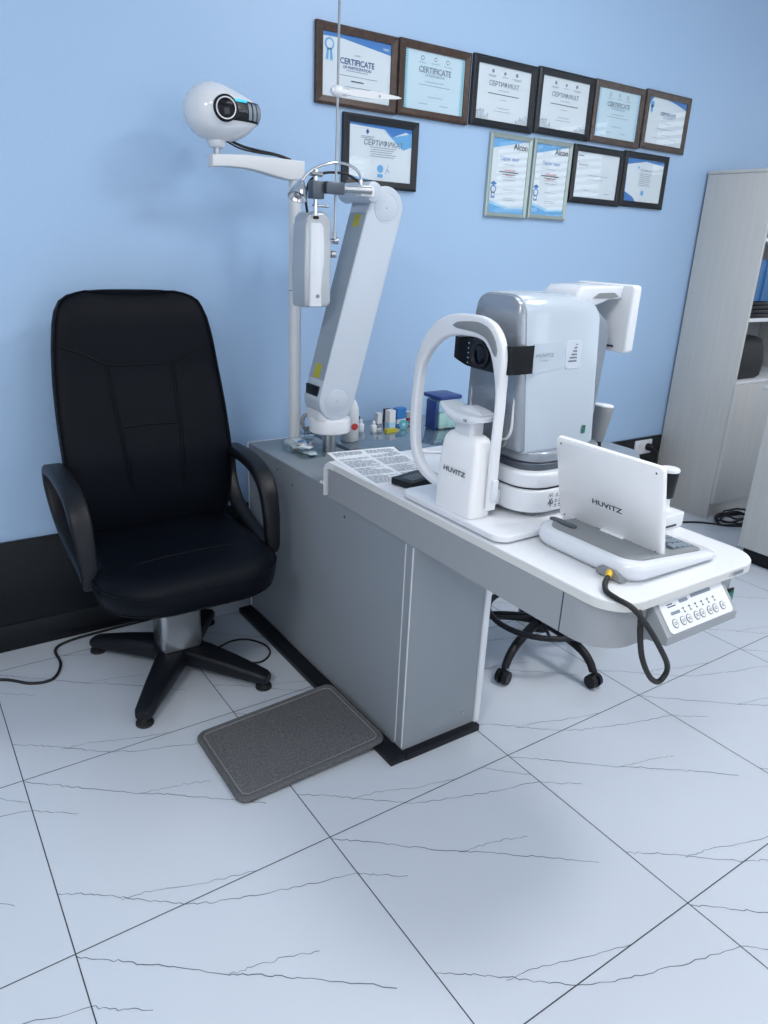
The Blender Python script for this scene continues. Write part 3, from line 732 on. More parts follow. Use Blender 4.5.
for x, y in ((1.105, -1.262), (1.30, -1.262), (1.105, -1.04), (1.30, -1.04)): cyl(bm, (x, y, .792), (x, y, .8065), .014)
obj('base_foot', bm, M['greypl'], lb)
# rating marks on the lower base side
bm = B(); yq = -1.3008
text_bm('AG', .011, (1.129, yq, .848), (1, 0, 0), (0, 0, 1), bm=bm); 
for i in range(5):
    for j in range(7):
        if random.random() < .6: quad(bm, (1.122+i*.0032, yq, .820+j*.0028), (1, 0, 0), (0, 0, 1), 0, .0030, 0, .0026)
for (x, z) in ((1.144, .846), (1.143, .832), (1.143, .820), (1.156, .832), (1.156, .820), (1.156, .846)): quad(bm, (x, yq, z-.003), (1, 0, 0), (0, 0, 1), 0, .009, 0, .0015); quad(bm, (x, yq, z+.001), (1, 0, 0), (0, 0, 1), .002, .007, 0, .003)
obj('rating_marks', bm, M['ink'], lb, 0)
HX = -.028
# measuring head: section in (y,z), stations along x
def hsec(x, s=1.0, top=1.300, bot=.941, wt=.078, wb=.104, rt=.048, rb=.012, dy=0, dz=0):
    x += HX; o = []; yc_ = -1.152; N = 7
    # bottom right(near, -y) -> counter clockwise
    def arc(cy, cz, r, a0, a1):
        for k in range(N+1):
            t = math.radians(a0+(a1-a0)*k/N); o.append((cy+r*math.cos(t), cz+r*math.sin(t)))
    arc(wb-rb, bot+rb, rb, -90, 0); arc(wt-rt+.004, top-rt, rt, 8, 90); arc(-(wt-rt+.004), top-rt, rt, 90, 172); arc(-(wb-rb), bot+rb, rb, 180, 270)
    cz = (top+bot)/2
    return [V((x, yc_+y*s+dy, cz+(z-cz)*(1-(1-s)*.6)+dz)) for y, z in o]
bm = B(); loft(bm, [hsec(1.100, .985), hsec(1.104, 1.0), hsec(1.16, 1.012), hsec(1.24, 1.012), hsec(1.298, .995, top=1.292), hsec(1.306, .97, top=1.288)])
hd = obj('head_cover', bm, M['coolgloss'], ar, 45)
def lean(o):
    for v in o.data.vertices:
        X_, Z_ = v.co.x+1.18, v.co.z+.772
        if X_ < 1.12: v.co.x -= .022*max(0, (Z_-1.14)/.16)
        if X_ > 1.25: v.co.x += (.026 if Z_ < 1.2 else .026-.012*(Z_-1.2)/.1)*min(1, (X_-1.25)/.03)
lean(hd)
bm = B(); loft(bm, [hsec(1.3055, .95, top=1.284, bot=.96), hsec(1.318, .94, top=1.278, bot=.962), hsec(1.350, .86, top=1.264, bot=.985), hsec(1.357, .80, top=1.254, bot=1.0)])
rs = obj('rear_shell', bm, M['greyblue'], ar, 45); lean(rs)
for v in rs.data.vertices:
    w_ = v.co
    zz = w_.z+.772
    if w_.x+1.18 > 1.31+HX: v.co.x -= max(0, (1.20-zz))*.20*(1 if w_.x+1.18 > 1.33+HX else .1)
bm = B(); loft(bm, [hsec(1.0998, .97), hsec(1.090, .955), hsec(1.083, .91, top=1.290), hsec(1.081, .80, top=1.285)]); fs = obj('front_shell', bm, M['gunsilver'], ar, 45); lean(fs)
bm = B()
loft(bm, [[V((HX+1.0815, y, z)) for y, z in rrect(.115, .215, .02, 5, -1.155, 1.055)], [V((HX+1.0775, y, z)) for y, z in rrect(.110, .21, .02, 5, -1.155, 1.055)]])
obj('front_panel', bm, M['greypl'], ar, 30)
for sgn in (-1, 1):
    bm = B(); yb = -1.152+sgn*.072
    tube(bm, [(HX+1.080, yb, 1.14), (HX+1.079, yb+sgn*.002, 1.05), (HX+1.079, yb+sgn*.001, 1.0), (HX+1.080, yb-sgn*.012, .975), (HX+1.080, yb-sgn*.035, .968)], .0038, 8)
    obj('chrome_trim', bm, M['chrome'] if sgn > 0 else M['white'], fs, 60)
bm = B(); loft(bm, [[V((HX+1.0805+(z-1.243)*.0, -1.205+y, 1.243+z)) for y, z in rrect(.024, .012, .0058, 5)], [V((HX+1.0795, -1.205+y, 1.243+z)) for y, z in rrect(.024, .012, .0058, 5)]]); obj('front_button', bm, M['greyblue'], fs)
# black measuring band
bm = B(); pth = smoothpath([(HX+x_, y_, z_-.010) for x_, y_, z_ in ((1.092, -1.2575, 1.173), (1.03, -1.257, 1.173), (1.019, -1.245, 1.173), (1.014, -1.20, 1.173), (1.013, -1.15, 1.174), (1.016, -1.11, 1.176), (1.022, -1.072, 1.179), (1.032, -1.062, 1.180), (1.092, -1.060, 1.18))], 5)
rings = []
for i, p in enumerate(pth):
    dd = (pth[min(i+1, len(pth)-1)]-pth[max(i-1, 0)]); dd.z = 0; dd.normalize(); nn2 = V((dd.y, -dd.x, 0))*-1
    hz = .031 if p.y < -1.12 else .031-.007*min(1, (p.y+1.12)/.06)
    rings.append([p+V((0, 0, -hz)), p+V((0, 0, hz)), p+V((0, 0, hz-.002))+nn2*-.010, p+V((0, 0, -hz+.002))+nn2*-.010])
loft(bm, rings); bd = obj('measuring_band', bm, M['blackgloss'], ar, 35)
bm = B(); box(bm, 1.022+HX, 1.090+HX, -1.250, -1.068, 1.140, 1.186, .006); obj('band_core', bm, M['blackpl'], bd)
bm = B(); lathe(bm, (1.013+HX, -1.170, 1.164), [(.030, 0), (.030, .004), (.026, .006), (.022, .004), (.020, .001)], 32, (-1, 0, 0)); ml = obj('measuring_lens', bm, M['blackpl'], bd, 45)
bm = B(); lathe(bm, (1.013+HX, -1.170, 1.164), [(.020, 0), (.020, .0025), (.010, .005), (.001, .0055)], 24, (-1, 0, 0)); obj('lens', bm, M['lens'], ml, 50)
bm = B()
for k in range(5): cyl(bm, (1.0150+HX, -1.128, 1.142+k*.011), (1.0125+HX, -1.128, 1.142+k*.011), .0016, n=8)
obj('marker_led', bm, M['chrome'], bd)
# side details on the white cover
YS = -1.2585
def side_y(z): return -1.152-(.104+(.0815-.104)*max(0, min(1, (z-.95)/(1.25-.95))))*1.012-.0008
bm = B(); rings = []
for x in (1.107, 1.16, 1.22): rings.append([V((x+HX, side_y(z)+.0015, z)) for z in (1.128+(x-1.107)*.10, 1.195)]+[V((x+HX, side_y(z)-.0012*(1.23-x)/.12, z)) for z in (1.195, 1.128+(x-1.107)*.10)])
loft(bm, rings); obj('side_ridge', bm, M['coolgloss'], hd, 0)
def side_frame(z): 
    y0, y1 = side_y(z-.05), side_y(z+.05); return V((0, y1-y0, .1)).normalized()
bm = text_bm('HUVITZ', .0110, (1.142+HX, side_y(1.168)-.0022, 1.168), (1, 0, 0), side_frame(1.17), sx=1.5)
text_bm('OPHTHALMIC', .0045, (1.140+HX, side_y(1.157)-.0022, 1.157), (1, 0, 0), side_frame(1.157), bm=bm)
obj('lettering', bm, M['inkgrey'], hd, 0)
bm = B(); loft(bm, [[V((HX+1.238+x, side_y(1.166+z)+.001, 1.166+z)) for x, z in rrect(.056, .066, .010, 4)], [V((HX+1.238+x, side_y(1.166+z)-.0012, 1.166+z)) for x, z in rrect(.054, .064, .010, 4)]])
obj('badge_recess', bm, M['coolwhite'], hd, 30)
bm = B()
for r in range(6):
    n = r+1
    for c in range(n): quad(bm, (1.246+HX-c*.0048, side_y(1.19-r*.0075)-.0018, 1.189-r*.0075), (1, 0, 0), (0, 0, 1), -.0018, .0018, -.0016, .0016)
obj('printed_chart', bm, M['ink'], hd, 0)['label'] = 'small triangle of printed dots'
bm = B(); quad(bm, (1.292+HX, side_y(.985)-.0012, .985), (1, 0, 0), (0, 0, 1), -.006, .006, -.010, .010); obj('green_sticker', bm, M['green'], hd, 0)
# rear deck and joystick
bm = B(); prism(bm, rrect(.19, .20, (.07, .02, .02, .07), 7, 1.445, -1.165), 'z', .868, .892, .010); dk = obj('rear_deck', bm, M['greyblue'], ar, 45)
bm = B(); prism(bm, rrect(.20, .215, (.07, .02, .02, .07), 7, 1.440, -1.165), 'z', .806, .880, .010); obj('rear_base', bm, M['whitegloss'], ar, 45)
bm = B(); cyl(bm, (1.395, -1.165, .7925), (1.395, -1.165, .8065), .05); obj('rear_foot', bm, M['greypl'], ar)
jd = V((.10, 0, 1)).normalized(); jc = V((1.450, -1.15, .890))
bm = B(); lathe(bm, jc, [(.016, -.004), (.014, .012), (.013, .022)], 24, jd); obj('joystick_stem', bm, M['blackpl'], ar, 40)
bm = B(); lathe(bm, jc, [(.0165, .020), (.018, .026), (.0255, .094), (.027, .112), (.026, .1145)], 32, jd); js = obj('joystick_grip', bm, M['greypl'], ar, 40)
bm = B(); lathe(bm, jc, [(.0262, .1148), (.0262, .118), (.022, .121), (.001, .122)], 32, jd); obj('joystick_button', bm, M['white'], js, 40)
# handle arm and tethered screen at the back
bm = B(); prof = [(1.225, 1.280), (1.232, 1.300), (1.250, 1.316), (1.33, 1.319), (1.395, 1.319), (1.395, 1.288), (1.345, 1.286), (1.33, 1.280), (1.30, 1.272), (1.26, 1.275)]
prism(bm, prof, 'y', -1.212, -1.100, .007); obj('screen_bracket', bm, M['whitegloss'], ar, 45)
bm = B(); prism(bm, rrect(.185, .162, .010, 5, -1.150, 1.241), 'x', 1.394, 1.424, .005); sc = obj('examiner_screen', bm, M['white'], ar, 40)
bm = B(); prism(bm, rrect(.165, .136, .004, 3, -1.150, 1.241), 'x', 1.4238, 1.4255); obj('display', bm, M['blackgloss'], sc)
bm = B(); box(bm, 1.3928, 1.3943, -1.205, -1.155, 1.171, 1.176); obj('vent_slot', bm, M['ink'], sc)
bm = B(); prism(bm, [(1.285, 1.290), (1.305, 1.302), (1.36, 1.303), (1.378, 1.294), (1.35, 1.289)], 'y', -1.2132, -1.2118); obj('bracket_inlay', bm, M['greypl'], ar)

# chin rest post
bm = B()
rings = []
for z, w_, d_, dy, dx in ((.7925, .138, .062, 0, 0), (.80, .142, .064, 0, 0), (.86, .140, .062, 0, .001), (.92, .136, .059, 0, .003), (.950, .131, .056, 0, .004), (.968, .122, .052, 0, .005), (.978, .108, .044, 0, .006), (.983, .085, .034, 0, .007)):
    rings.append([V((.976+dx+x, -1.158+dy+y, z)) for x, y in rrect(d_, w_, min(.014, d_/3), 4)])
loft(bm, rings); po = obj('chin_rest_post', bm, M['brightwhite'], ar, 45)
bm = B(); xf = .9438
ydv = V((.02, 0, 1)).normalized()
text_bm('HUVITZ', .0160, (xf, -1.158, .893), (0, -1, 0), ydv, sx=1.42, bm=bm, bold=.02); obj('lettering', bm, M['ink'], po, 0)
bm = B(); prism(bm, rrect(.042, .064, .010, 4, .983, -1.155), 'z', .980, 1.024, .003); obj('chin_rest_neck', bm, M['white'], ar, 45)
bm = B(); rings = []
for y, h, zc_, w_ in ((-1.224, .006, 1.028, .05), (-1.210, .009, 1.026, .066), (-1.185, .011, 1.023, .078), (-1.155, .012, 1.022, .082), (-1.125, .011, 1.026, .078), (-1.098, .009, 1.035, .068), (-1.080, .005, 1.041, .05)):
    rings.append([V((.975+a, y, zc_+b)) for a, b in rrect(w_, h*2, h*.9, 3)])
loft(bm, rings); cr = obj('chin_rest', bm, M['whitegloss'], ar, 60)
bm = B(); rings = []
for y, h in ((-1.215, .003), (-1.195, .012), (-1.16, .018), (-1.13, .012), (-1.11, .003)): rings.append([V((.990+a, y, 1.030+b)) for a, b in rrect(.045, h*2, h*.8, 3)])
loft(bm, rings); obj('chin_pad', bm, M['whitegloss'], cr, 60)
bm = text_bm('OK', .009, (.9330, -1.195, 1.024), (0, -1, 0), (0, 0, 1), bold=.03); obj('lettering', bm, M['ink'], cr, 0)
bm = B(); box(bm, 1.0, 1.055, -1.215, -1.12, .808, .852, .012); obj('post_bracket', bm, M['white'], ar, 45)
# forehead arch
AP = [(-1.238, .815), (-1.238, .87), (-1.237, .94), (-1.238, 1.02), (-1.240, 1.08), (-1.238, 1.13), (-1.228, 1.180), (-1.205, 1.212), (-1.175, 1.224), (-1.14, 1.226), (-1.08, 1.222), (-1.03, 1.206), (-.985, 1.172), (-.952, 1.125), (-.936, 1.07), (-.930, 1.00), (-.932, .93), (-.945, .880), (-.972, .848), (-1.015, .830), (-1.06, .824), (-1.10, .822)]
pth = smoothpath([(.995, y, z) for y, z in AP], 5)
m_ = len(pth); rings = []
for i, p in enumerate(pth):
    dd = (pth[min(i+1, m_-1)]-pth[max(i-1, 0)]).normalized(); side = V((1, 0, 0)); wv = dd.cross(side)
    top = max(0, min(1, (p.z-1.05)/.16)); far = max(0, min(1, (p.y+1.1)/.15)) 
    tt = max(0, min(1, (p.z-1.09)/.11)); wx = .028-.008*tt-.004*far*(1-tt); th = .013+.035*tt+.012*far*(1-tt)
    twist = -.010*top*(1 if p.y < -1.15 else 1)
    rings.append([p+V((twist, 0, 0))+side*a+wv*b for a, b in rrect(wx, th, .006, 3)])
bm = B(); loft(bm, rings); arch = obj('forehead_arch', bm, M['white'], ar, 60)
# forehead pad under the top of the arch
idx = [i for i, p in enumerate(pth) if p.z > 1.16 and -1.232 < p.y < -1.075]
bm = B(); rings = []
for k, i in enumerate(idx):
    p = pth[i]; e = math.sin(math.pi*min(1, max(0, k/(len(idx)-1))))**.35
    dd = (pth[i+1]-pth[i-1]).normalized(); side = V((1, 0, 0)); wv = dd.cross(side)
    rings.append([p+V((-.0205, 0, -.001))+side*a+wv*b for a, b in rrect(.004, max(.003, .024*e), .001, 2)])
loft(bm, rings); obj('forehead_pad', bm, M['greypl'], arch, 50)
bm = B(); box(bm, .985, 1.003, -1.252, -1.244, .84, .89, .003); obj('latch', bm, M['whitegloss'], arch)

# examiner joystick unit at the right rear of the table
j2 = thing('joystick', 'black topped joystick in a white tray on the table behind the tablet screen', 'joystick', (1.392, -1.424, .772))
bm = B(); prism(bm, rrect(.080, .080, .008, 3, 1.392, -1.424), 'z', .7722, .808, .003); tr = obj('tray', bm, M['white'], j2)
bm = B(); box(bm, 1.36, 1.40, -1.4655, -1.464, .778, .783); obj('slot', bm, M['ink'], tr)
bm = B(); lathe(bm, (1.402, -1.420, .808), [(.020, 0), (.014, .006), (.013, .030), (.016, .036)], 28); obj('stem', bm, M['white'], j2, 45)
bm = B(); lathe(bm, (1.402, -1.420, .838), [(.0165, 0), (.019, .003), (.0225, .055), (.0235, .066)], 32); kb = obj('knob', bm, M['blackpl'], j2, 45)
bm = B(); lathe(bm, (1.402, -1.420, .904), [(.0237, .0002), (.0243, .004), (.022, .008), (.001, .010)], 32); obj('button', bm, M['white'], j2, 45)

# ------------------------------------------------------------------ tablet console
tc_ = thing('tablet_console', 'white tablet screen standing on a low grey and white keypad console', 'tablet', (1.16, -1.49, .772))
def cons_h(x): return .042 if x < 1.16 else .042-.026*((x-1.16)/.16)
bm = B(); o = rrect(.300, .290, (.035, .05, .05, .035), 8, 1.168, -1.492)
R0 = []
for ins, zf in ((.030, 0), (.012, .06), (.003, .3), (0, .55), (.003, .85), (.010, .97), (.018, 1.0)):
    r = []
    for x, y in o:
        dx, dy = x-1.168, y+1.492; L_ = math.hypot(dx, dy); x2, y2 = x-dx/L_*ins, y-dy/L_*ins
        r.append(V((x2, y2, .7735+cons_h(x2)*zf)))
    R0.append(r)
loft(bm, R0); cb_ = obj('console_body', bm, M['whitegloss'], tc_, 55)
bm = B(); o = rrect(.245, .245, (.025, .04, .04, .025), 8, 1.163, -1.492); rr_ = []
for dz, s in ((-.004, 1.0), (.0004, 1.0), (.0012, .985)):
    rr_.append([V((1.163+(x-1.163)*s, -1.492+(y+1.492)*s, .7735+cons_h(1.163+(x-1.163)*s)+dz)) for x, y in o])
loft(bm, rr_)
ins_ = obj('console_inset', bm, M['greypl'], tc_, 40)
bm = B()
for i in range(4):
    for j in range(8):
        x = 1.205+i*.020; y = -1.585+j*.026; z = .7735+cons_h(x)+.0012
        box(bm, x-.007, x+.007, y-.009, y+.009, z-.003, z+.0022, .001, 1)
obj('keypad', bm, M['greyblue'], ins_, 0)
# tilted screen
b0, t0 = V((1.146, 0, .796)), V((1.096, 0, 1.001)); up_ = (t0-b0).normalized(); nrm = V((up_.z*-1, 0, up_.x)).normalized()  # towards the chair side
sc_c = (b0+t0)/2; sh_ = (t0-b0).length; sw_ = .285; yc0 = -1.4635
bm = B(); o = rrect(sw_, sh_, .011, 5); rings = []
for ins, dd in ((.003, 0), (.0005, .002), (0, .005), (0, .011), (.002, .0135)):
    rings.append([sc_c+V((0, yc0, 0))+V((0, 1, 0))*(x*(1-2*ins/sw_))+up_*(y*(1-2*ins/sh_))-nrm*dd for x, y in o])
loft(bm, rings); scr = obj('tablet_screen', bm, M['brightwhite'], tc_, 40)
bm = B(); o = rrect(sw_-.02, sh_-.02, .004, 3)
loft(bm, [[sc_c+V((0, yc0+x, 0))+up_*y-nrm*dd for x, y in o] for dd in (.0134, .0142)]); obj('display', bm, M['blackgloss'], scr)
bm = text_bm('HUVITZ', .0165, sc_c+V((0, yc0+.0, 0))-up_*.026+nrm*.0007+V((0, .0, 0)), (0, -1, 0), up_, sx=1.42, bold=.02); obj('lettering', bm, M['ink'], scr, 0)
bm = B()
for y in (-1, 1):
    for z in (-1, 1): dot_disc(bm, sc_c+V((0, yc0+y*(sw_/2-.016), 0))+up_*z*(sh_/2-.014)+nrm*.0002, nrm, .0022, .0004, 10)
obj('screw', bm, M['ink'], scr)
bm = B(); hp = sc_c+V((0, yc0, 0))-up_*(sh_/2)
loft(bm, [[hp+V((0, x, 0))+up_*y+nrm*dd for x, y in rrect(.062, .024, .003, 3, -.015, .006)] for dd in (-.004, .008)]); hg = obj('hinge', bm, M['white'], tc_, 35)
bm = B()
for x in (-.032, .002): dot_disc(bm, hp+V((0, x, 0))+up_*(.007)+nrm*.008, nrm, .003, .0005, 12)
obj('screw', bm, M['greypl'], hg)
bm = B(); cyl(bm, (1.148, -1.43, .806), (1.148, -1.53, .806), .0075); obj('hinge_axle', bm, M['greypl'], tc_)
bm = B(); prism(bm, rrect(.020, .075, .009, 4, 1.085, -1.385), 'z', .8145, .8178, .001); obj('stylus_slot', bm, M['darkmetal'], tc_, 40)
# connector recess on the left side of the console
bm = B(); prism(bm, [(-1.548, .7765), (-1.612, .7765), (-1.606, .787), (-1.594, .796), (-1.560, .796), (-1.550, .789)], 'x', 1.0125, 1.03, .001)
obj('connector_recess', bm, M['greypl'], tc_, 40)
kc = thing('tablet_cable', 'black coiled-down cable with yellow plug hanging from the console over the table end', 'cable', (1.0, -1.60, .785))
bm = B(); lathe(bm, (1.014, -1.582, .789), [(.006, 0), (.0075, .002), (.0075, .012), (.006, .015), (.006, .024)], 18, V((-.85, -.5, -.1))); obj('plug', bm, M['brass'], kc, 45)['label'] = 'yellow plug'
bm = B(); tube(bm, [(.994, -1.594, .787), (.972, -1.606, .7835), (.955, -1.625, .7785), (.948, -1.655, .7780), (.953, -1.690, .772), (.978, -1.713, .735), (1.018, -1.720, .683), (1.052, -1.720, .638), (1.058, -1.718, .612), (1.040, -1.716, .598), (1.012, -1.713, .618), (.984, -1.708, .665), (.976, -1.700, .712), (.983, -1.690, .742), (.992, -1.678, .7500)], .0056, 10, 8); obj('cord', bm, M['rubber'], kc, 60)

# ------------------------------------------------------------------ things on the table
# printed sheet, slightly curled over the rear end
def sheet_z(x, y): 
    u = y+.575
    return .7727+(.006*math.sin(min(1, max(0, (u+.02)/.05))*math.pi/2) if u > -.02 else 0)+.0004
def sheet(name, c, ang, w, h, label, zz=0):
    bm = B(); ca, sa = math.cos(ang), math.sin(ang); N = 10; g = []
    f = lambda a, b: (c[0]+a*ca-b*sa, c[1]+a*sa+b*ca)
    G = [[None]*(N+1) for _ in range(N+1)]; H = [[None]*(N+1) for _ in range(N+1)]
    for i in range(N+1):
        for j in range(N+1):
            x, y = f(-w/2+w*i/N, -h/2+h*j/N); z = sheet_z(x, y)+zz
            G[i][j] = bm.verts.new((x, y, z)); H[i][j] = bm.verts.new((x, y, z-.0006))
    for i in range(N):
        for j in range(N):
            bm.faces.new((G[i][j], G[i+1][j], G[i+1][j+1], G[i][j+1])); bm.faces.new((H[i][j], H[i][j+1], H[i+1][j+1], H[i+1][j]))
    for i in range(N):
        bm.faces.new((G[i][0], H[i][0], H[i+1][0], G[i+1][0])); bm.faces.new((G[i][N], G[i+1][N], H[i+1][N], H[i][N]))
        bm.faces.new((G[0][i], G[0][i+1], H[0][i+1], H[0][i])); bm.faces.new((G[N][i], H[N][i], H[N][i+1], G[N][i+1]))
    o = obj(name, bm, M['paper'], None, 60); tag(o, label, 'paper')
    bm = B(); rows = int((h-.03)/.0085)
    for r in range(rows):
        b0_ = h/2-.018-r*.0085
        for (a0, a1) in ((-w/2+.012, -.008), (.006, w/2-.012)):
            a = a0
            if r % 9 == 8: continue
            while a < a1-.004:
                l = random.uniform(.006, .020); e = min(a+l, a1)
                P = [f(a, b0_), f(e, b0_), f(e, b0_+.0042), f(a, b0_+.0042)]
                bm.faces.new([bm.verts.new((x, y, sheet_z(x, y)+zz+.0005)) for x, y in P]); a = e+.0025
                if random.random() < .08 and a > a0+(a1-a0)*.5: break
    pr2 = obj('printed_text', bm, M['inkgrey'], o, 0)
    return o
sheet('printed_sheet', (1.055, -.715), math.radians(-6), .235, .330, 'printed sheet of small text lying on the table end beside the steel column')
cap_ = B(); cyl(cap_, (.945, -.560, .6945), (.925, -.578, .6945), .004, n=10); tube(cap_, [(.962, -.548, .6905), (.945, -.535, .6905), (.93, -.548, .6905), (.945, -.562, .6905)], .0028, 8)
tag(obj('paper_clip', cap_, M['white']), 'small white clip lying on the grey desk top under the table end', 'clip')
bm = B(); o = rrect(.115, .078, .008, 4); rt = math.radians(14)
f = lambda x, y: (1.033+x*math.cos(rt)-y*math.sin(rt), -.890+x*math.sin(rt)+y*math.cos(rt))
prism(bm, [f(x, y) for x, y in o], 'z', .7735, .792, .003)
pw = tag(obj('black_box_device', bm, M['blackpl']), 'small flat black device lying on the printed sheet beside the chin rest', 'device')
pw.name = 'pocket_device'
bm = B()
for k in range(5): P = [f(-.035, -.02+k*.008), f(.03, -.02+k*.008), f(.03, -.017+k*.008), f(-.035, -.017+k*.008)]; bm.faces.new([bm.verts.new((x, y, .7923)) for x, y in P])
obj('button_rows', bm, M['greypl'], pw, 0)
bm = B(); tube(bm, [(1.225, -.640, .7765), (1.26, -.66, .777), (1.30, -.69, .7765)], .0042, 10); cyl(bm, (1.222, -.638, .7765), (1.212, -.632, .7765), .003)
tag(obj('marker_pen', bm, M['white']), 'white pen lying on the table behind the far side of the arch', 'pen')

# ------------------------------------------------------------------ small things on the counter
ZG = .6842
def bottle(x, y, h, r, label, capm='white', body='white', z=ZG, name='dropper_bottle', group='small bottles on the glass counter'):
    t = thing(name, label, 'bottle', (x, y, z), group)
    b_ = B(); lathe(b_, (x, y, z), [(r*.9, 0), (r, .002), (r, h*.55), (r*.85, h*.63), (r*.42, h*.68), (r*.42, h*.72)], 22); obj('bottle_body', b_, M[body], t, 50)
    b_ = B(); lathe(b_, (x, y, z), [(r*.55, h*.72), (r*.55, h*.86), (r*.30, h), (r*.05, h*1.0)], 18); obj('cap', b_, M[capm], t, 50)
    return t
bottle(1.400, -.035, .052, .014, 'small white dropper bottle on the glass counter, leftmost of the little bottles', 'whitegloss')
bottle(1.445, -.060, .046, .013, 'little white dropper bottle on the glass counter just left of the cartons', 'whitegloss')
bottle(1.425, .02, .05, .013, 'dark capped small bottle near the wall behind the white droppers', 'blackpl')
def carton(x, y, w, d_, h, m, label, band=None, ang=0, z=ZG):
    b_ = B(); c, s = math.cos(ang), math.sin(ang); o = [(x+a*c-b*s, y+a*s+b*c) for a, b in rrect(w, d_, .001, 1)]
    prism(b_, o, 'z', z, z+h); t = tag(obj('carton', b_, M[m], None, 0), label, 'box', 'small cartons on the glass counter')
    if band:
        b_ = B(); o = [(x+a*c-b*s, y+a*s+b*c) for a, b in rrect(w+.0008, d_+.0008, .001, 1)]; prism(b_, o, 'z', z+h*.12, z+h*.38); obj('printed_band', b_, M[band], t, 0)
    return t
carton(1.487, -.03, .022, .022, .068, 'offwhite', 'narrow pale carton standing left of the taller white carton', 'inkgrey')
carton(1.535, -.045, .034, .028, .078, 'laminate', 'tallest white carton in the middle of the glass counter', 'lightblue', .2)
carton(1.512, -.085, .055, .02, .012, 'yellow', 'flat yellow-green box lying before the white cartons', None, .1)
carton(1.612, .00, .048, .03, .072, 'blue', 'blue and white carton behind the teal tape roll', 'laminate', .1)
carton(1.585, .045, .03, .03, .060, 'framebrown', 'small dark carton near the wall left of the blue carton', None, .1)
carton(1.69, .045, .03, .025, .040, 'offwhite', 'small cream box close to the wall beside the arch', 'red', .1)
bm = B(); cc_ = V((1.590, -.060, ZG+.0185)); nd = V((-.4, -.9, .08)).normalized()
lathe(bm, cc_, [(.018, 0), (.018, .012), (.011, .012), (.011, 0), (.018, 0)], 28, nd); tp = tag(obj('tape_roll', bm, M['teal'], None, 40), 'teal ring of tape standing on the glass counter before the blue carton', 'tape')
bm = B(); lathe(bm, cc_+nd*.013, [(.0085, -.010), (.0085, 0), (.001, .001)], 20, nd); obj('core', bm, M['lightblue'], tp, 40)
# spray bottle
sb = thing('spray_bottle', 'white spray bottle with dark nozzle and round red label behind the arm base', 'bottle', (1.290, -.13, ZG))
bm = B(); lathe(bm, (1.290, -.13, ZG), [(.030, 0), (.034, .004), (.034, .10), (.032, .125), (.022, .150), (.012, .160), (.012, .168)], 30); obj('bottle_body', bm, M['offwhite'], sb, 50)
bm = B(); cyl(bm, (1.290, -.13, ZG+.168), (1.290, -.13, ZG+.192), .010, .006, 16); box(bm, 1.263, 1.300, -.137, -.123, ZG+.188, ZG+.205, .003); obj('nozzle', bm, M['blackpl'], sb)
bm = B(); lathe(bm, (1.290, -.1645, ZG+.06), [(.013, 0), (.013, .0012), (.001, .0014)], 24, V((-.25, -1, 0))); lb_ = obj('round_label', bm, M['red'], sb, 0)
# blue lidded container
bc = thing('storage_box', 'clear storage box of aqua packets with dark blue lid on the glass counter', 'box', (1.755, -.10, ZG))
bm = B(); prism(bm, rrect(.11, .11, .012, 4, 1.755, -.10), 'z', ZG, ZG+.125); obj('clear_box', bm, M['clear'], bc, 40)
bm = B(); box(bm, 1.708, 1.802, -.147, -.053, ZG+.004, ZG+.070, .006); obj('contents', bm, M['bluegreen'], bc)
bm = B(); box(bm, 1.704, 1.75, -.146, -.056, ZG+.0705, ZG+.118, .006); obj('contents', bm, M['lightblue'], bc)
bm = B(); prism(bm, rrect(.120, .120, .014, 4, 1.755, -.10), 'z', ZG+.125, ZG+.140, .004); obj('lid', bm, M['bluelid'], bc, 40)['label'] = 'dark blue lid'
bm = B(); box(bm, 1.684, 1.691, -.150, -.085, ZG+.001, ZG+.120, .002)
tag(obj('blue_folder', bm, M['bluelid']), 'dark blue card standing against the left side of the storage box', 'card')
# tray of supplies round the arm column
tr_ = thing('supply_tray', 'clear plastic tray of white packets around the steel column on the desk top', 'tray', (1.09, -.235, .6868))
ot = rrect(.15, .19, .03, 5, 1.085, -.215)
bm = B(); it = rrect(.144, .184, .028, 5, 1.085, -.215); ring = lambda o, z: [V((x, y, z)) for x, y in o]
# tray stands to the left/back of the column
shift = lambda o, dx, dy: [(x+dx, y+dy) for x, y in o]
bm = B(); o1 = rrect(.105, .17, .025, 5, 1.050, -.215); i1 = rrect(.099, .164, .023, 5, 1.050, -.215)
loft(bm, [ring(i1, .689), ring(i1, .722), ring(rrect(.109, .174, .027, 5, 1.050, -.215), .722), ring(o1, .6869)])
obj('tray_shell', bm, M['clear'], tr_, 40)
bm = B()
for k in range(9):
    a = random.uniform(0, 3); x = random.uniform(1.022, 1.068); y = random.uniform(-.27, -.165); z = .691+.004*k
    P = [(x+u*math.cos(a)-v*math.sin(a), y+u*math.sin(a)+v*math.cos(a)) for u, v in rrect(.045, .03, .004, 2)]
    prism(bm, P, 'z', z, z+.0035, .001)
obj('packets', bm, M['paper'], tr_, 40)
bm = B()
for k, (x, y, a) in enumerate(((1.04, -.21, .4), (1.055, -.235, 1.2))):
    P = [(x+u*math.cos(a)-v*math.sin(a), y+u*math.sin(a)+v*math.cos(a)) for u, v in rrect(.028, .009, .002, 1)]; prism(bm, P, 'z', .7275, .7295)
obj('blue_packet', bm, M['blue'], tr_, 0)
bm = B(); P = [(1.065+u, -.255+v) for u, v in rrect(.016, .007, .002, 1)]; prism(bm, P, 'z', .7275, .7292); obj('red_packet', bm, M['red'], tr_, 0)
bm = B(); lathe(bm, (1.154, -.062, .6868), [(.018, 0), (.022, .004), (.024, .022), (.021, .022), (.018, .006)], 28)
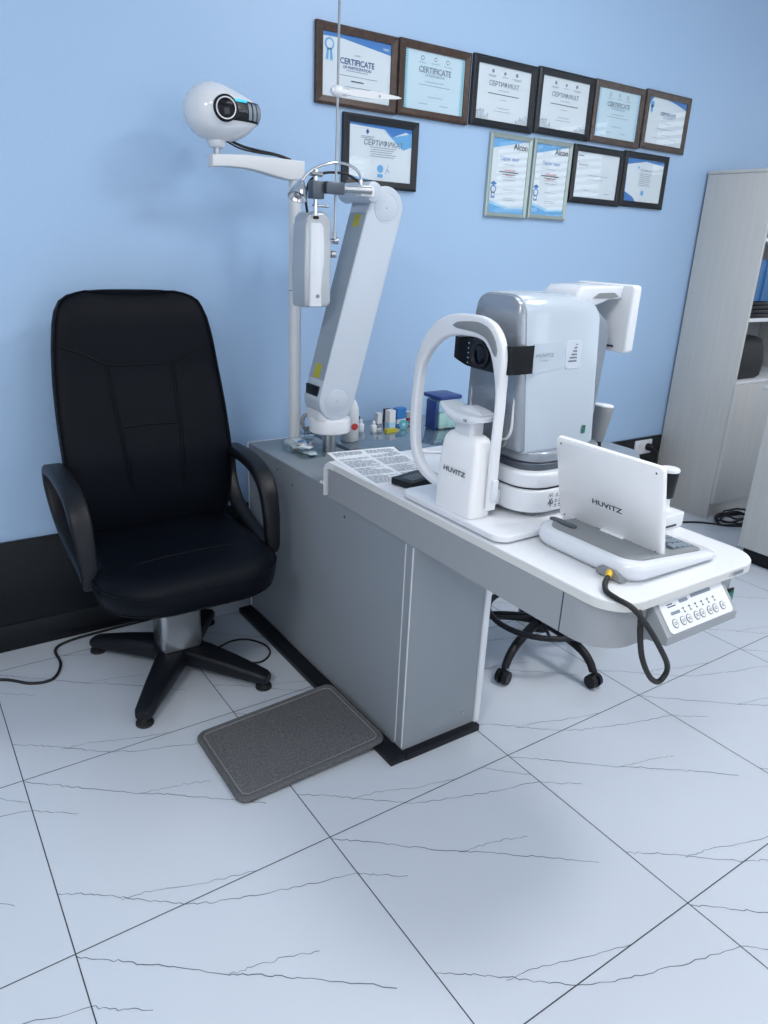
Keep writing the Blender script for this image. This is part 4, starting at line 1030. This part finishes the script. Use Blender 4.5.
tag(obj('round_dish', bm, M['clear']), 'small clear round dish behind the steel column', 'dish')

# ------------------------------------------------------------------ outlet and cables by the right baseboard
ou = thing('wall_outlet', 'white double outlet set in the black baseboard left of the tall cabinet', 'outlet', (3.44, .119, .35))
bm = B(); prism(bm, rrect(.145, .082, .006, 3, 3.442, .349), 'y', .119, .107, .002); obj('outlet_plate', bm, M['white'], ou)
bm = B(); lathe(bm, (3.405, .1072, .349), [(.026, 0), (.026, .002), (.021, .002), (.021, .0005), (.001, .0005)], 24, (0, -1, 0)); obj('socket', bm, M['offwhite'], ou, 40)
bm = B(); lathe(bm, (3.475, .106, .349), [(.021, 0), (.021, .022), (.013, .038), (.008, .045)], 22, (0, -1, 0)); pg = tag(obj('power_plug', bm, M['blackpl'], None, 45), 'black plug in the right socket of the white outlet', 'plug')
cable('outlet_cable', [(3.475, .058, .348), (3.47, .03, .33), (3.462, .02, .26), (3.46, .05, .16), (3.465, .06, .05), (3.45, -.02, .008), (3.44, -.15, .006)], .0045, 'black cable dropping from the outlet plug to the floor')
cable('floor_cable', [(3.20, -.16, .005), (3.33, -.21, .005), (3.424, -.239, .005), (3.52, -.295, .005), (3.60, -.385, .005), (3.68, -.44, .005), (3.78, -.46, .005)], .0055, 'single black cable running across the tiles to the coil by the cabinet foot')
bm = B(); 
def coil(cx, cy, rx, ry, z, ph0, turns=1.0):
    return [(cx+rx*math.cos(ph0+2*math.pi*turns*k/26)*(1+.04*math.sin(k)), cy+ry*math.sin(ph0+2*math.pi*turns*k/26), z+.003*math.sin(k*1.3)) for k in range(27)]
for q, (cx, cy, rx, ry, z, p0) in enumerate(((3.72, -.36, .13, .075, .008, 0), (3.73, -.37, .115, .065, .018, 1), (3.70, -.355, .125, .06, .028, 2), (3.76, -.36, .10, .07, .036, .5))):
    tube(bm, coil(cx, cy, rx, ry, z, p0), .0058, 8, 3)
tag(obj('coiled_cable', bm, M['rubber'], None, 60), 'tangled coil of black cable on the floor at the foot of the tall cabinet', 'cable')

# ------------------------------------------------------------------ tall cabinet
XA, XB, YF, YB = 3.615, 4.42, -.258, .118
cab = thing('tall_cabinet', 'tall pale wood cabinet with open shelves and a low door against the wall', 'cabinet', (4.0, -.07, 0))
bm = B(); box(bm, XA, XA+.018, YF, YB, 0, 1.802, .0008); obj('side_panel', bm, M['cab'], cab)
bm = B(); box(bm, XB-.018, XB, YF, YB, 0, 1.802, .0008); obj('side_panel', bm, M['cab'], cab)
bm = B(); box(bm, XA-.004, XB+.004, YF-.006, YB, 1.8025, 1.818, .001); obj('top_panel', bm, M['cab'], cab)
bm = B(); box(bm, XA+.018, XB-.018, YB-.01, YB, .0, 1.802); obj('back_panel', bm, M['cabin'], cab, 0)
for z in (.775, 1.105, 1.500): 
    bm = B(); box(bm, XA+.0185, XB-.0185, YF+.004, YB-.011, z-.018, z, .0008); obj('shelf', bm, M['laminate'], cab)
bm = B(); box(bm, XA+.0185, XB-.0185, YF+.012, YF+.03, 0, .085); obj('plinth', bm, M['cab'], cab, 0)
bm = B(); box(bm, XA+.0185, XB-.0185, YF+.004, YB-.011, .085, .10); obj('bottom_panel', bm, M['cab'], cab, 0)
for a, b_ in ((XA+.004, (XA+XB)/2-.002), ((XA+XB)/2+.002, XB-.004)):
    bm = B(); box(bm, a, b_, YF-.019, YF-.0005, .088, .762, .001); obj('door', bm, M['cabdoor'], cab)
    bm = B(); 
for k in range(7):
    x = 3.652+k*.030; bm = B(); hgt = .262+.004*(k % 2)
    box(bm, x, x+.026, -.235+.004*(k % 3), -.02, 1.1055+.085, 1.1055+.085+hgt-.06, .002)
    t = tag(obj('folder', bm, M['folder']), 'blue folder standing in the row on the middle shelf of the tall cabinet', 'folder', 'blue folders on the middle shelf')
for k in range(4):
    bm = B(); box(bm, 3.655+.01*k, 3.94-.015*k, -.24+.006*k, -.03, 1.1055+.021*k, 1.1055+.021*k+.0205, .004)
    tag(obj('ring_binder', bm, M['blackpl']), ['black binder lying lowest under the blue folders', 'black binder second from the bottom under the blue folders', 'black binder third from the bottom under the blue folders', 'black binder directly beneath the blue folders'][k], 'binder', None)
bm = B(); rings = []
for z, s in ((.7755, .90), (.79, 1.0), (.86, 1.03), (.94, .98), (.985, .86), (1.0, .6)):
    rings.append([V((3.805+x*s*1.05+.008*math.sin(i*1.7+z*30), -.085+y*s, z)) for i, (x, y) in enumerate(rrect(.30, .27, .07, 6))])
loft(bm, rings); hb = tag(obj('bag', bm, M['rubber'], None, 60), 'black bag on the open shelf above the cabinet door', 'bag')
bm = B(); tube(bm, [(3.74, -.10, .995), (3.755, -.10, 1.04), (3.80, -.10, 1.055), (3.845, -.10, 1.04), (3.86, -.10, .995)], .007, 8); obj('handle', bm, M['blackpl'], hb, 60)

# second low cabinet at the right edge
lc_ = thing('low_cabinet', 'low pale wood desk cabinet at the right edge of the room', 'cabinet', (3.5, -1.2, 0))
bm = B(); box(bm, 3.19, 3.80, -1.65, -.692, .08, .842, .001); obj('body', bm, M['cab'], lc_)
bm = B(); box(bm, 3.150, 3.81, -1.66, -.664, .8425, .862, .001); obj('top_panel', bm, M['cabdoor'], lc_)
bm = B(); box(bm, 3.235, 3.78, -1.63, -.70, 0, .08); obj('plinth', bm, M['blackpl'], lc_, 0)

# ------------------------------------------------------------------ framed certificates
EX, EZ = V((1, 0, 0)), V((0, 0, 1))
def certificate(xc, zc_, w, h, fm, label, style, fw_=.027, name='certificate_frame'):
    t = thing(name, label, 'framed certificate', (xc, WY, zc_-h/2), 'framed certificates on the blue wall')
    y0, y1 = WY-.0005, WY-.018
    # frame ring
    bm = B(); o = [(xc+a*w/2, zc_+b*h/2) for a, b in ((-1, -1), (1, -1), (1, 1), (-1, 1))]
    i = [(xc+a*(w/2-fw_), zc_+b*(h/2-fw_)) for a, b in ((-1, -1), (1, -1), (1, 1), (-1, 1))]
    m = [(xc+a*(w/2-fw_*.3), zc_+b*(h/2-fw_*.3)) for a, b in ((-1, -1), (1, -1), (1, 1), (-1, 1))]
    R = [[V((x, yy, z)) for x, z in pts] for pts, yy in ((o, y0), (o, y1+.004), (m, y1), (i, y1+.005), (i, y0-.004))]
    RV = [[bm.verts.new(p) for p in r] for r in R]
    for a, b in zip(RV, RV[1:]+RV[:1]):
        for k in range(4): bm.faces.new((a[k], a[(k+1) % 4], b[(k+1) % 4], b[k]))
    obj('frame', bm, M[fm], t, 20)
    yp = WY-.0075
    bm = B(); iw, ih = w-2*fw_, h-2*fw_; box(bm, xc-iw/2-.002, xc+iw/2+.002, yp, WY-.001, zc_-ih/2-.002, zc_+ih/2+.002)
    pa = obj('certificate', bm, M['paperblue' if style in ('C', 'E') else 'paper'], t, 0)
    yy = yp-.0004; O = V((xc, yy, zc_)); hw_, hh = iw/2, ih/2
    def P(nm, m_, pts_list, lift=0):
        b_ = B()
        for pts in pts_list: poly(b_, O+V((0, -lift, 0)), EX, EZ, pts)
        return obj(nm, b_, M[m_], pa, 0)
    def R4(x0, x1, z0, z1): return [(x0, z0), (x1, z0), (x1, z1), (x0, z1)]
    def disc(cx, cz, r, n=18): return [(cx+r*math.cos(2*math.pi*k/n), cz+r*math.sin(2*math.pi*k/n)) for k in range(n)]
    def T(nm, m_, s, size, x, z, sx=1, bold=0): return obj(nm, text_bm(s, size, O+V((x, -.0006, z)), EX, EZ, sx=sx, bold=bold), M[m_], pa, 0)
    def lines(m_, rows, th=.0016): P('text_lines', m_, [R4(a, b, z, z+th) for a, b, z in rows], .0005)
    if style == 'A':     # ribbon with navy corner banner
        P('banner', 'blue', [[(-hw_, hh), (hw_, hh), (hw_, hh-.035), (-hw_*.45, hh-.012), (-hw_, hh-.014)]])
        P('rosette', 'midblue', [disc(-hw_+.028, hh-.036, .019), [(-hw_+.018, hh-.05), (-hw_+.026, hh-.05), (-hw_+.024, hh-.088), (-hw_+.018, hh-.082), (-hw_+.013, hh-.088)], [(-hw_+.030, hh-.05), (-hw_+.038, hh-.05), (-hw_+.043, hh-.088), (-hw_+.036, hh-.082), (-hw_+.031, hh-.088)]], .0004)
        P('rosette_centre', 'paper', [disc(-hw_+.028, hh-.036, .013)], .0007)
        T('rosette_letter', 'blue', 'S', .022, -hw_+.028, hh-.036, 1, .03)
        T('banner_letters', 'paper', 'HDO', .011, hw_-.022, hh-.020, 1, .02)
        T('small_letters', 'inkgrey', 'N0 18', .008, 0, hh-.057)
        T('title', 'inkblue', 'CERTIFICATE', .026, 0, hh-.080, .95, .02); T('subtitle', 'inkblue', 'OF PARTICIPATION', .0135, 0, hh-.098, 1, .012)
        lines('inkgrey', [(-.045, .045, -.010), (-.085, .085, -.026), (-.05, .06, -.060), (-.045, .03, -.068), (-.02, .055, -.078)]); P('name_line', 'ink', [R4(-.025, .028, -.042, -.0385)], .0005)
    elif style in ('C', 'E'):   # teal guilloche borders
        b_ = []
        for s in (-1, 1):
            for k in range(26):
                z = -hh+ih*(k+.5)/26; b_.append([(s*(hw_-.003), z-.003), (s*(hw_-.016), z-.001), (s*(hw_-.016), z+.001), (s*(hw_-.003), z+.003)])
        P('border', 'teal' if style == 'C' else 'lightblue', b_)
        P('border_strip', 'lightblue', [R4(-hw_+.012, -hw_+.015, -hh, hh), R4(hw_-.015, hw_-.012, -hh, hh)], .0002)
        P('emblem', 'inkgrey', [disc(-.062, hh-.022, .008), disc(0, hh-.020, .007), disc(.058, hh-.022, .008)], .0003)
        P('emblem_centre', 'paper', [disc(-.062, hh-.022, .005), disc(0, hh-.020, .0045), disc(.058, hh-.022, .005)], .0006)
        T('title', 'inkgrey', 'CERTIFICATE', .028, 0, hh-.060, .95, .018); T('subtitle', 'inkgrey', 'OF PARTICIPATION', .0105, 0, hh-.077)
        lines('inkgrey', [(-.08, -.045, hh-.038), (-.02, .02, hh-.036), (.04, .08, hh-.038), (-.045, .045, .0), (-.075, .075, -.012), (-.03, .04, -.05), (-.07, -.03, -.075), (.03, .07, -.075)], .0014)
    elif style == 'D':   # congress certificates with skyline
        P('emblem', 'inkgrey', [disc(-.065, hh-.020, .007), disc(0, hh-.022, .006), disc(.065, hh-.020, .007)])
        T('title', 'inkgrey', 'СЕРТИФИКАТ', .024, 0, hh-.064, 1.0, .015)
        lines('inkgrey', [(-.09, -.045, hh-.036), (-.085, -.05, hh-.040), (-.018, .018, hh-.036), (.04, .095, hh-.036), (.05, .085, hh-.040), (-.03, .03, hh-.085), (-.02, .02, hh-.118), (-.03, .035, -.050), (-.045, .045, -.062)], .0014)
        P('name_line', 'ink', [R4(-.085, .085, hh-.100, hh-.0975)], .0005)
        rnd = random.Random(5); ln_ = []
        for s in (-1, 1):
            for k in range(9):
                x = s*(hw_-.006-k*.0075); hgt = rnd.uniform(.012, .034)*(1 if k < 6 else .6); ln_.append(R4(x-.001, x+.001, -hh+.002, -hh+hgt)); ln_.append([(x-.0026, -hh+hgt), (x+.0026, -hh+hgt), (x, -hh+hgt+.006)])
        P('skyline', 'inkgrey', ln_, .0003)
    elif style == 'F':
        P('banner', 'blue', [[(-hw_*.1, hh), (hw_, hh), (hw_, hh-.03), (hw_*.45, hh-.012)], [(-hw_, hh), (-hw_+.03, hh), (-hw_+.006, hh-.03), (-hw_, hh-.03)]])
        P('rosette', 'midblue', [disc(-hw_+.026, hh-.030, .014), R4(-hw_+.018, -hw_+.034, hh-.062, hh-.034)], .0003)
        T('title', 'inkblue', 'CERTIFICATE', .021, .01, hh-.064, .95, .02); T('subtitle', 'inkblue', 'OF PARTICIPATION', .009, .01, hh-.078)
        lines('inkgrey', [(-.03, .05, -.005), (-.06, .08, -.03), (-.09, -.05, -.07), (.05, .10, -.07), (-.02, .04, -.055)], .0016)
    elif style == 'S':   # white with blue facets
        P('facets', 'blue', [[(-hw_, hh), (hw_, hh), (hw_, hh-.020), (hw_-.03, hh-.012), (hw_*.35, hh-.035), (hw_*.1, hh-.012), (-hw_, hh-.008)]])
        P('facets', 'midblue', [[(hw_*.05, hh-.012), (hw_*.35, hh-.034), (hw_, hh-.014), (hw_, hh-.060), (hw_*.72, hh-.075)], [(-hw_, -hh), (-hw_*.2, -hh), (-hw_, -hh+.012)]], .0002)
        P('facets', 'lightblue', [[(hw_*.30, hh-.040), (hw_*.72, hh-.074), (hw_, hh-.060), (hw_, -hh+.03), (hw_*.82, -hh), (hw_*.45, -hh)]], .0001) if False else None
        P('emblem', 'inkblue', [[(-.062, hh-.016), (-.055, hh-.026), (-.062, hh-.036), (-.069, hh-.026)]], .0004)
        T('title', 'inkgrey', 'СЕРТИФИКАТ', .026, .012, hh-.062, 1.0, .015)
        lines('inkgrey', [(-.09, -.03, hh-.043), (-.09, -.04, hh-.048)]+[(-.05+.006*(k % 2), .07-.01*(k % 3), .018-k*.0075) for k in range(5)], .0018)
        P('stamp', 'midblue', [disc(.0, -hh+.042, .014), R4(-.012, .012, -hh+.012, -hh+.024)], .0004)
        P('signature', 'blue', [[(.022, -hh+.026), (.024, -hh+.026), (.040, -hh+.060), (.038, -hh+.058)], [(.030, -hh+.040), (.046, -hh+.030), (.046, -hh+.032), (.030, -hh+.043)]], .0004)
    elif style == 'L':   # portrait certificates
        P('header_band', 'midblue', [[(-hw_, hh), (hw_, hh), (hw_*.0, hh-.020), (-hw_, hh-.040)]]); P('footer_band', 'midblue', [[(-hw_, -hh), (hw_, -hh), (hw_, -hh+.022), (0, -hh+.016), (-hw_, -hh+.038)]])
        P('footer_band', 'lightblue', [[(-hw_, -hh+.038), (0, -hh+.016), (hw_, -hh+.022), (hw_, -hh+.030), (.01, -hh+.024), (-hw_, -hh+.050)]], .0001)
        T('brand_lettering', 'ink', 'Alcon', .034, hw_-.045, hh-.026, 1, .02)
        T('title', 'blue', 'Сертификат', .020, 0, hh-.075, .95)
        T('recipient', 'red', 'слушателя', .013, .004, hh-.118); T('recipient', 'red', 'школы', .013, .004, hh-.137)
        lines('inkgrey', [(-.03, .03, hh-.098), (-.035, .045, -.002), (-.03, .04, -.013), (-.025, .045, -.050), (-.02, .04, -.085), (-.02, .05, -.092)], .0015)
        P('name_line', 'ink', [R4(-.055, .055, .016, .020), R4(-.035, .04, .008, .0105)], .0004)
        P('badge', 'blue', [disc(-hw_+.022, -.052, .016), [(-hw_+.004, -.030), (-hw_+.022, -.020), (-hw_+.040, -.030), (-hw_+.022, -.038)], R4(-hw_+.012, -hw_+.032, -.086, -.060)], .0003)
        P('badge_centre', 'paper', [disc(-hw_+.022, -.052, .011), R4(-hw_+.016, -hw_+.028, -.080, -.068)], .0006)
    elif style == 'B':
        lines('inkgrey', [(-hw_+.012, -hw_+.045, hh-.018)], .004)
        T('title', 'inkgrey', 'Certificate', .015, -hw_+.050, hh-.052)
        lines('inkgrey', [(-.06, .08, 0), (-.06, .05, -.018), (-.08, -.04, -.065), (-.02, .02, -.067), (.06, .10, -.072)], .0016)
    elif style == 'G':
        P('facets', 'blue', [[(-hw_, hh), (hw_, hh), (hw_, hh-.018), (0, hh-.008), (-hw_, hh-.03)], [(-hw_, -hh), (-hw_*.3, -hh), (-hw_*.5, -hh+.02), (-hw_, -hh+.045)], [(-hw_, -hh), (-hw_+.012, -hh), (-hw_+.004, hh), (-hw_, hh)]])
        lines('inkgrey', [(-.04+.004*(k % 2), .055-.006*(k % 3), .030-k*.0085) for k in range(7)], .002)
        T('title', 'inkgrey', 'СЕРТИФИКАТ', .013, .008, .046); P('stamp', 'midblue', [disc(.0, -hh+.040, .012)], .0004); P('emblem', 'midblue', [disc(-.05, hh-.038, .006)], .0004)
    # glass pane
    bm = B(); box(bm, xc-iw/2-.0005, xc+iw/2+.0005, yp-.0042, yp-.0028, zc_-ih/2-.0005, zc_+ih/2+.0005); obj('glass_pane', bm, M['pane'], t, 0)
    return t
certificate(1.440, 1.970, .341, .250, 'framebrown', 'brown framed certificate with blue rosette, leftmost of the top row', 'A')
certificate(1.789, 1.974, .341, .250, 'framebrown', 'brown framed pale teal certificate, second from the left in the top row', 'C')
certificate(2.145, 1.980, .343, .250, 'frameblack', 'black framed skyline certificate directly above the left silver framed one', 'D')
certificate(2.502, 1.987, .343, .250, 'frameblack', 'black framed skyline certificate, fourth from the left in the top row', 'D')
certificate(2.852, 1.990, .341, .250, 'frametaupe', 'taupe framed pale certificate, second from the right in the top row', 'E')
certificate(3.206, 1.998, .341, .250, 'frametaupe', 'taupe framed certificate with blue corners, rightmost of the top row', 'F')
certificate(1.554, 1.709, .338, .243, 'frameblack', 'black framed certificate with blue facets hanging below the leftmost brown frame', 'S')
certificate(2.212, 1.680, .240, .324, 'framesilver', 'left one of the two upright silver framed certificates', 'L', .018)
certificate(2.462, 1.684, .238, .322, 'framesilver', 'right one of the two upright silver framed certificates', 'L', .018)
certificate(2.764, 1.726, .345, .243, 'frameblack', 'black framed plain pale certificate to the right of the silver frames', 'B')
certificate(3.107, 1.732, .334, .243, 'frameblack', 'black framed certificate at the right end of the lower row', 'G')

# ------------------------------------------------------------------ world, camera
wd = bpy.data.worlds.new('world'); S.world = wd; wd.use_nodes = True
wd.node_tree.nodes['Background'].inputs[0].default_value = (1, .99, .98, 1); wd.node_tree.nodes['Background'].inputs[1].default_value = .4
for i, (a, b) in enumerate(wins):
    la = bpy.data.lights.new('window_light', 'AREA'); la.shape = 'RECTANGLE'; la.size = b-a-.1; la.size_y = 1.35; la.energy = 14; la.color = (.97, .985, 1)
    lo_ = bpy.data.objects.new('window_light', la); COL.objects.link(lo_); lo_.location = ((a+b)/2, y0r+.03, 1.65); lo_.rotation_euler = (math.radians(90), 0, 0)

f, p, yw, r, cx, cy, cz = 730.293, .351945, -.609350, .045337, -.13558, -2.42415, 1.39092
fwv = V((-math.sin(yw)*math.cos(p), math.cos(yw)*math.cos(p), -math.sin(p)))
rt_ = V((math.cos(yw), math.sin(yw), 0)); upv = rt_.cross(fwv)
r2 = rt_*math.cos(r)+upv*math.sin(r); u2 = upv*math.cos(r)-rt_*math.sin(r)
cam = bpy.data.cameras.new('camera'); co = bpy.data.objects.new('camera', cam); COL.objects.link(co)
mm = Matrix((r2, u2, -fwv)).transposed().to_4x4(); mm.translation = V((cx, cy, cz)); co.matrix_world = mm
cam.sensor_fit = 'VERTICAL'; cam.sensor_height = 24; cam.lens = f/1024*24; cam.clip_start = .02
S.camera = co
S.view_settings.view_transform = 'Standard'; S.view_settings.look = 'None'; S.view_settings.gamma = 1; S.view_settings.use_curve_mapping = False
S.view_settings.exposure = -1.0
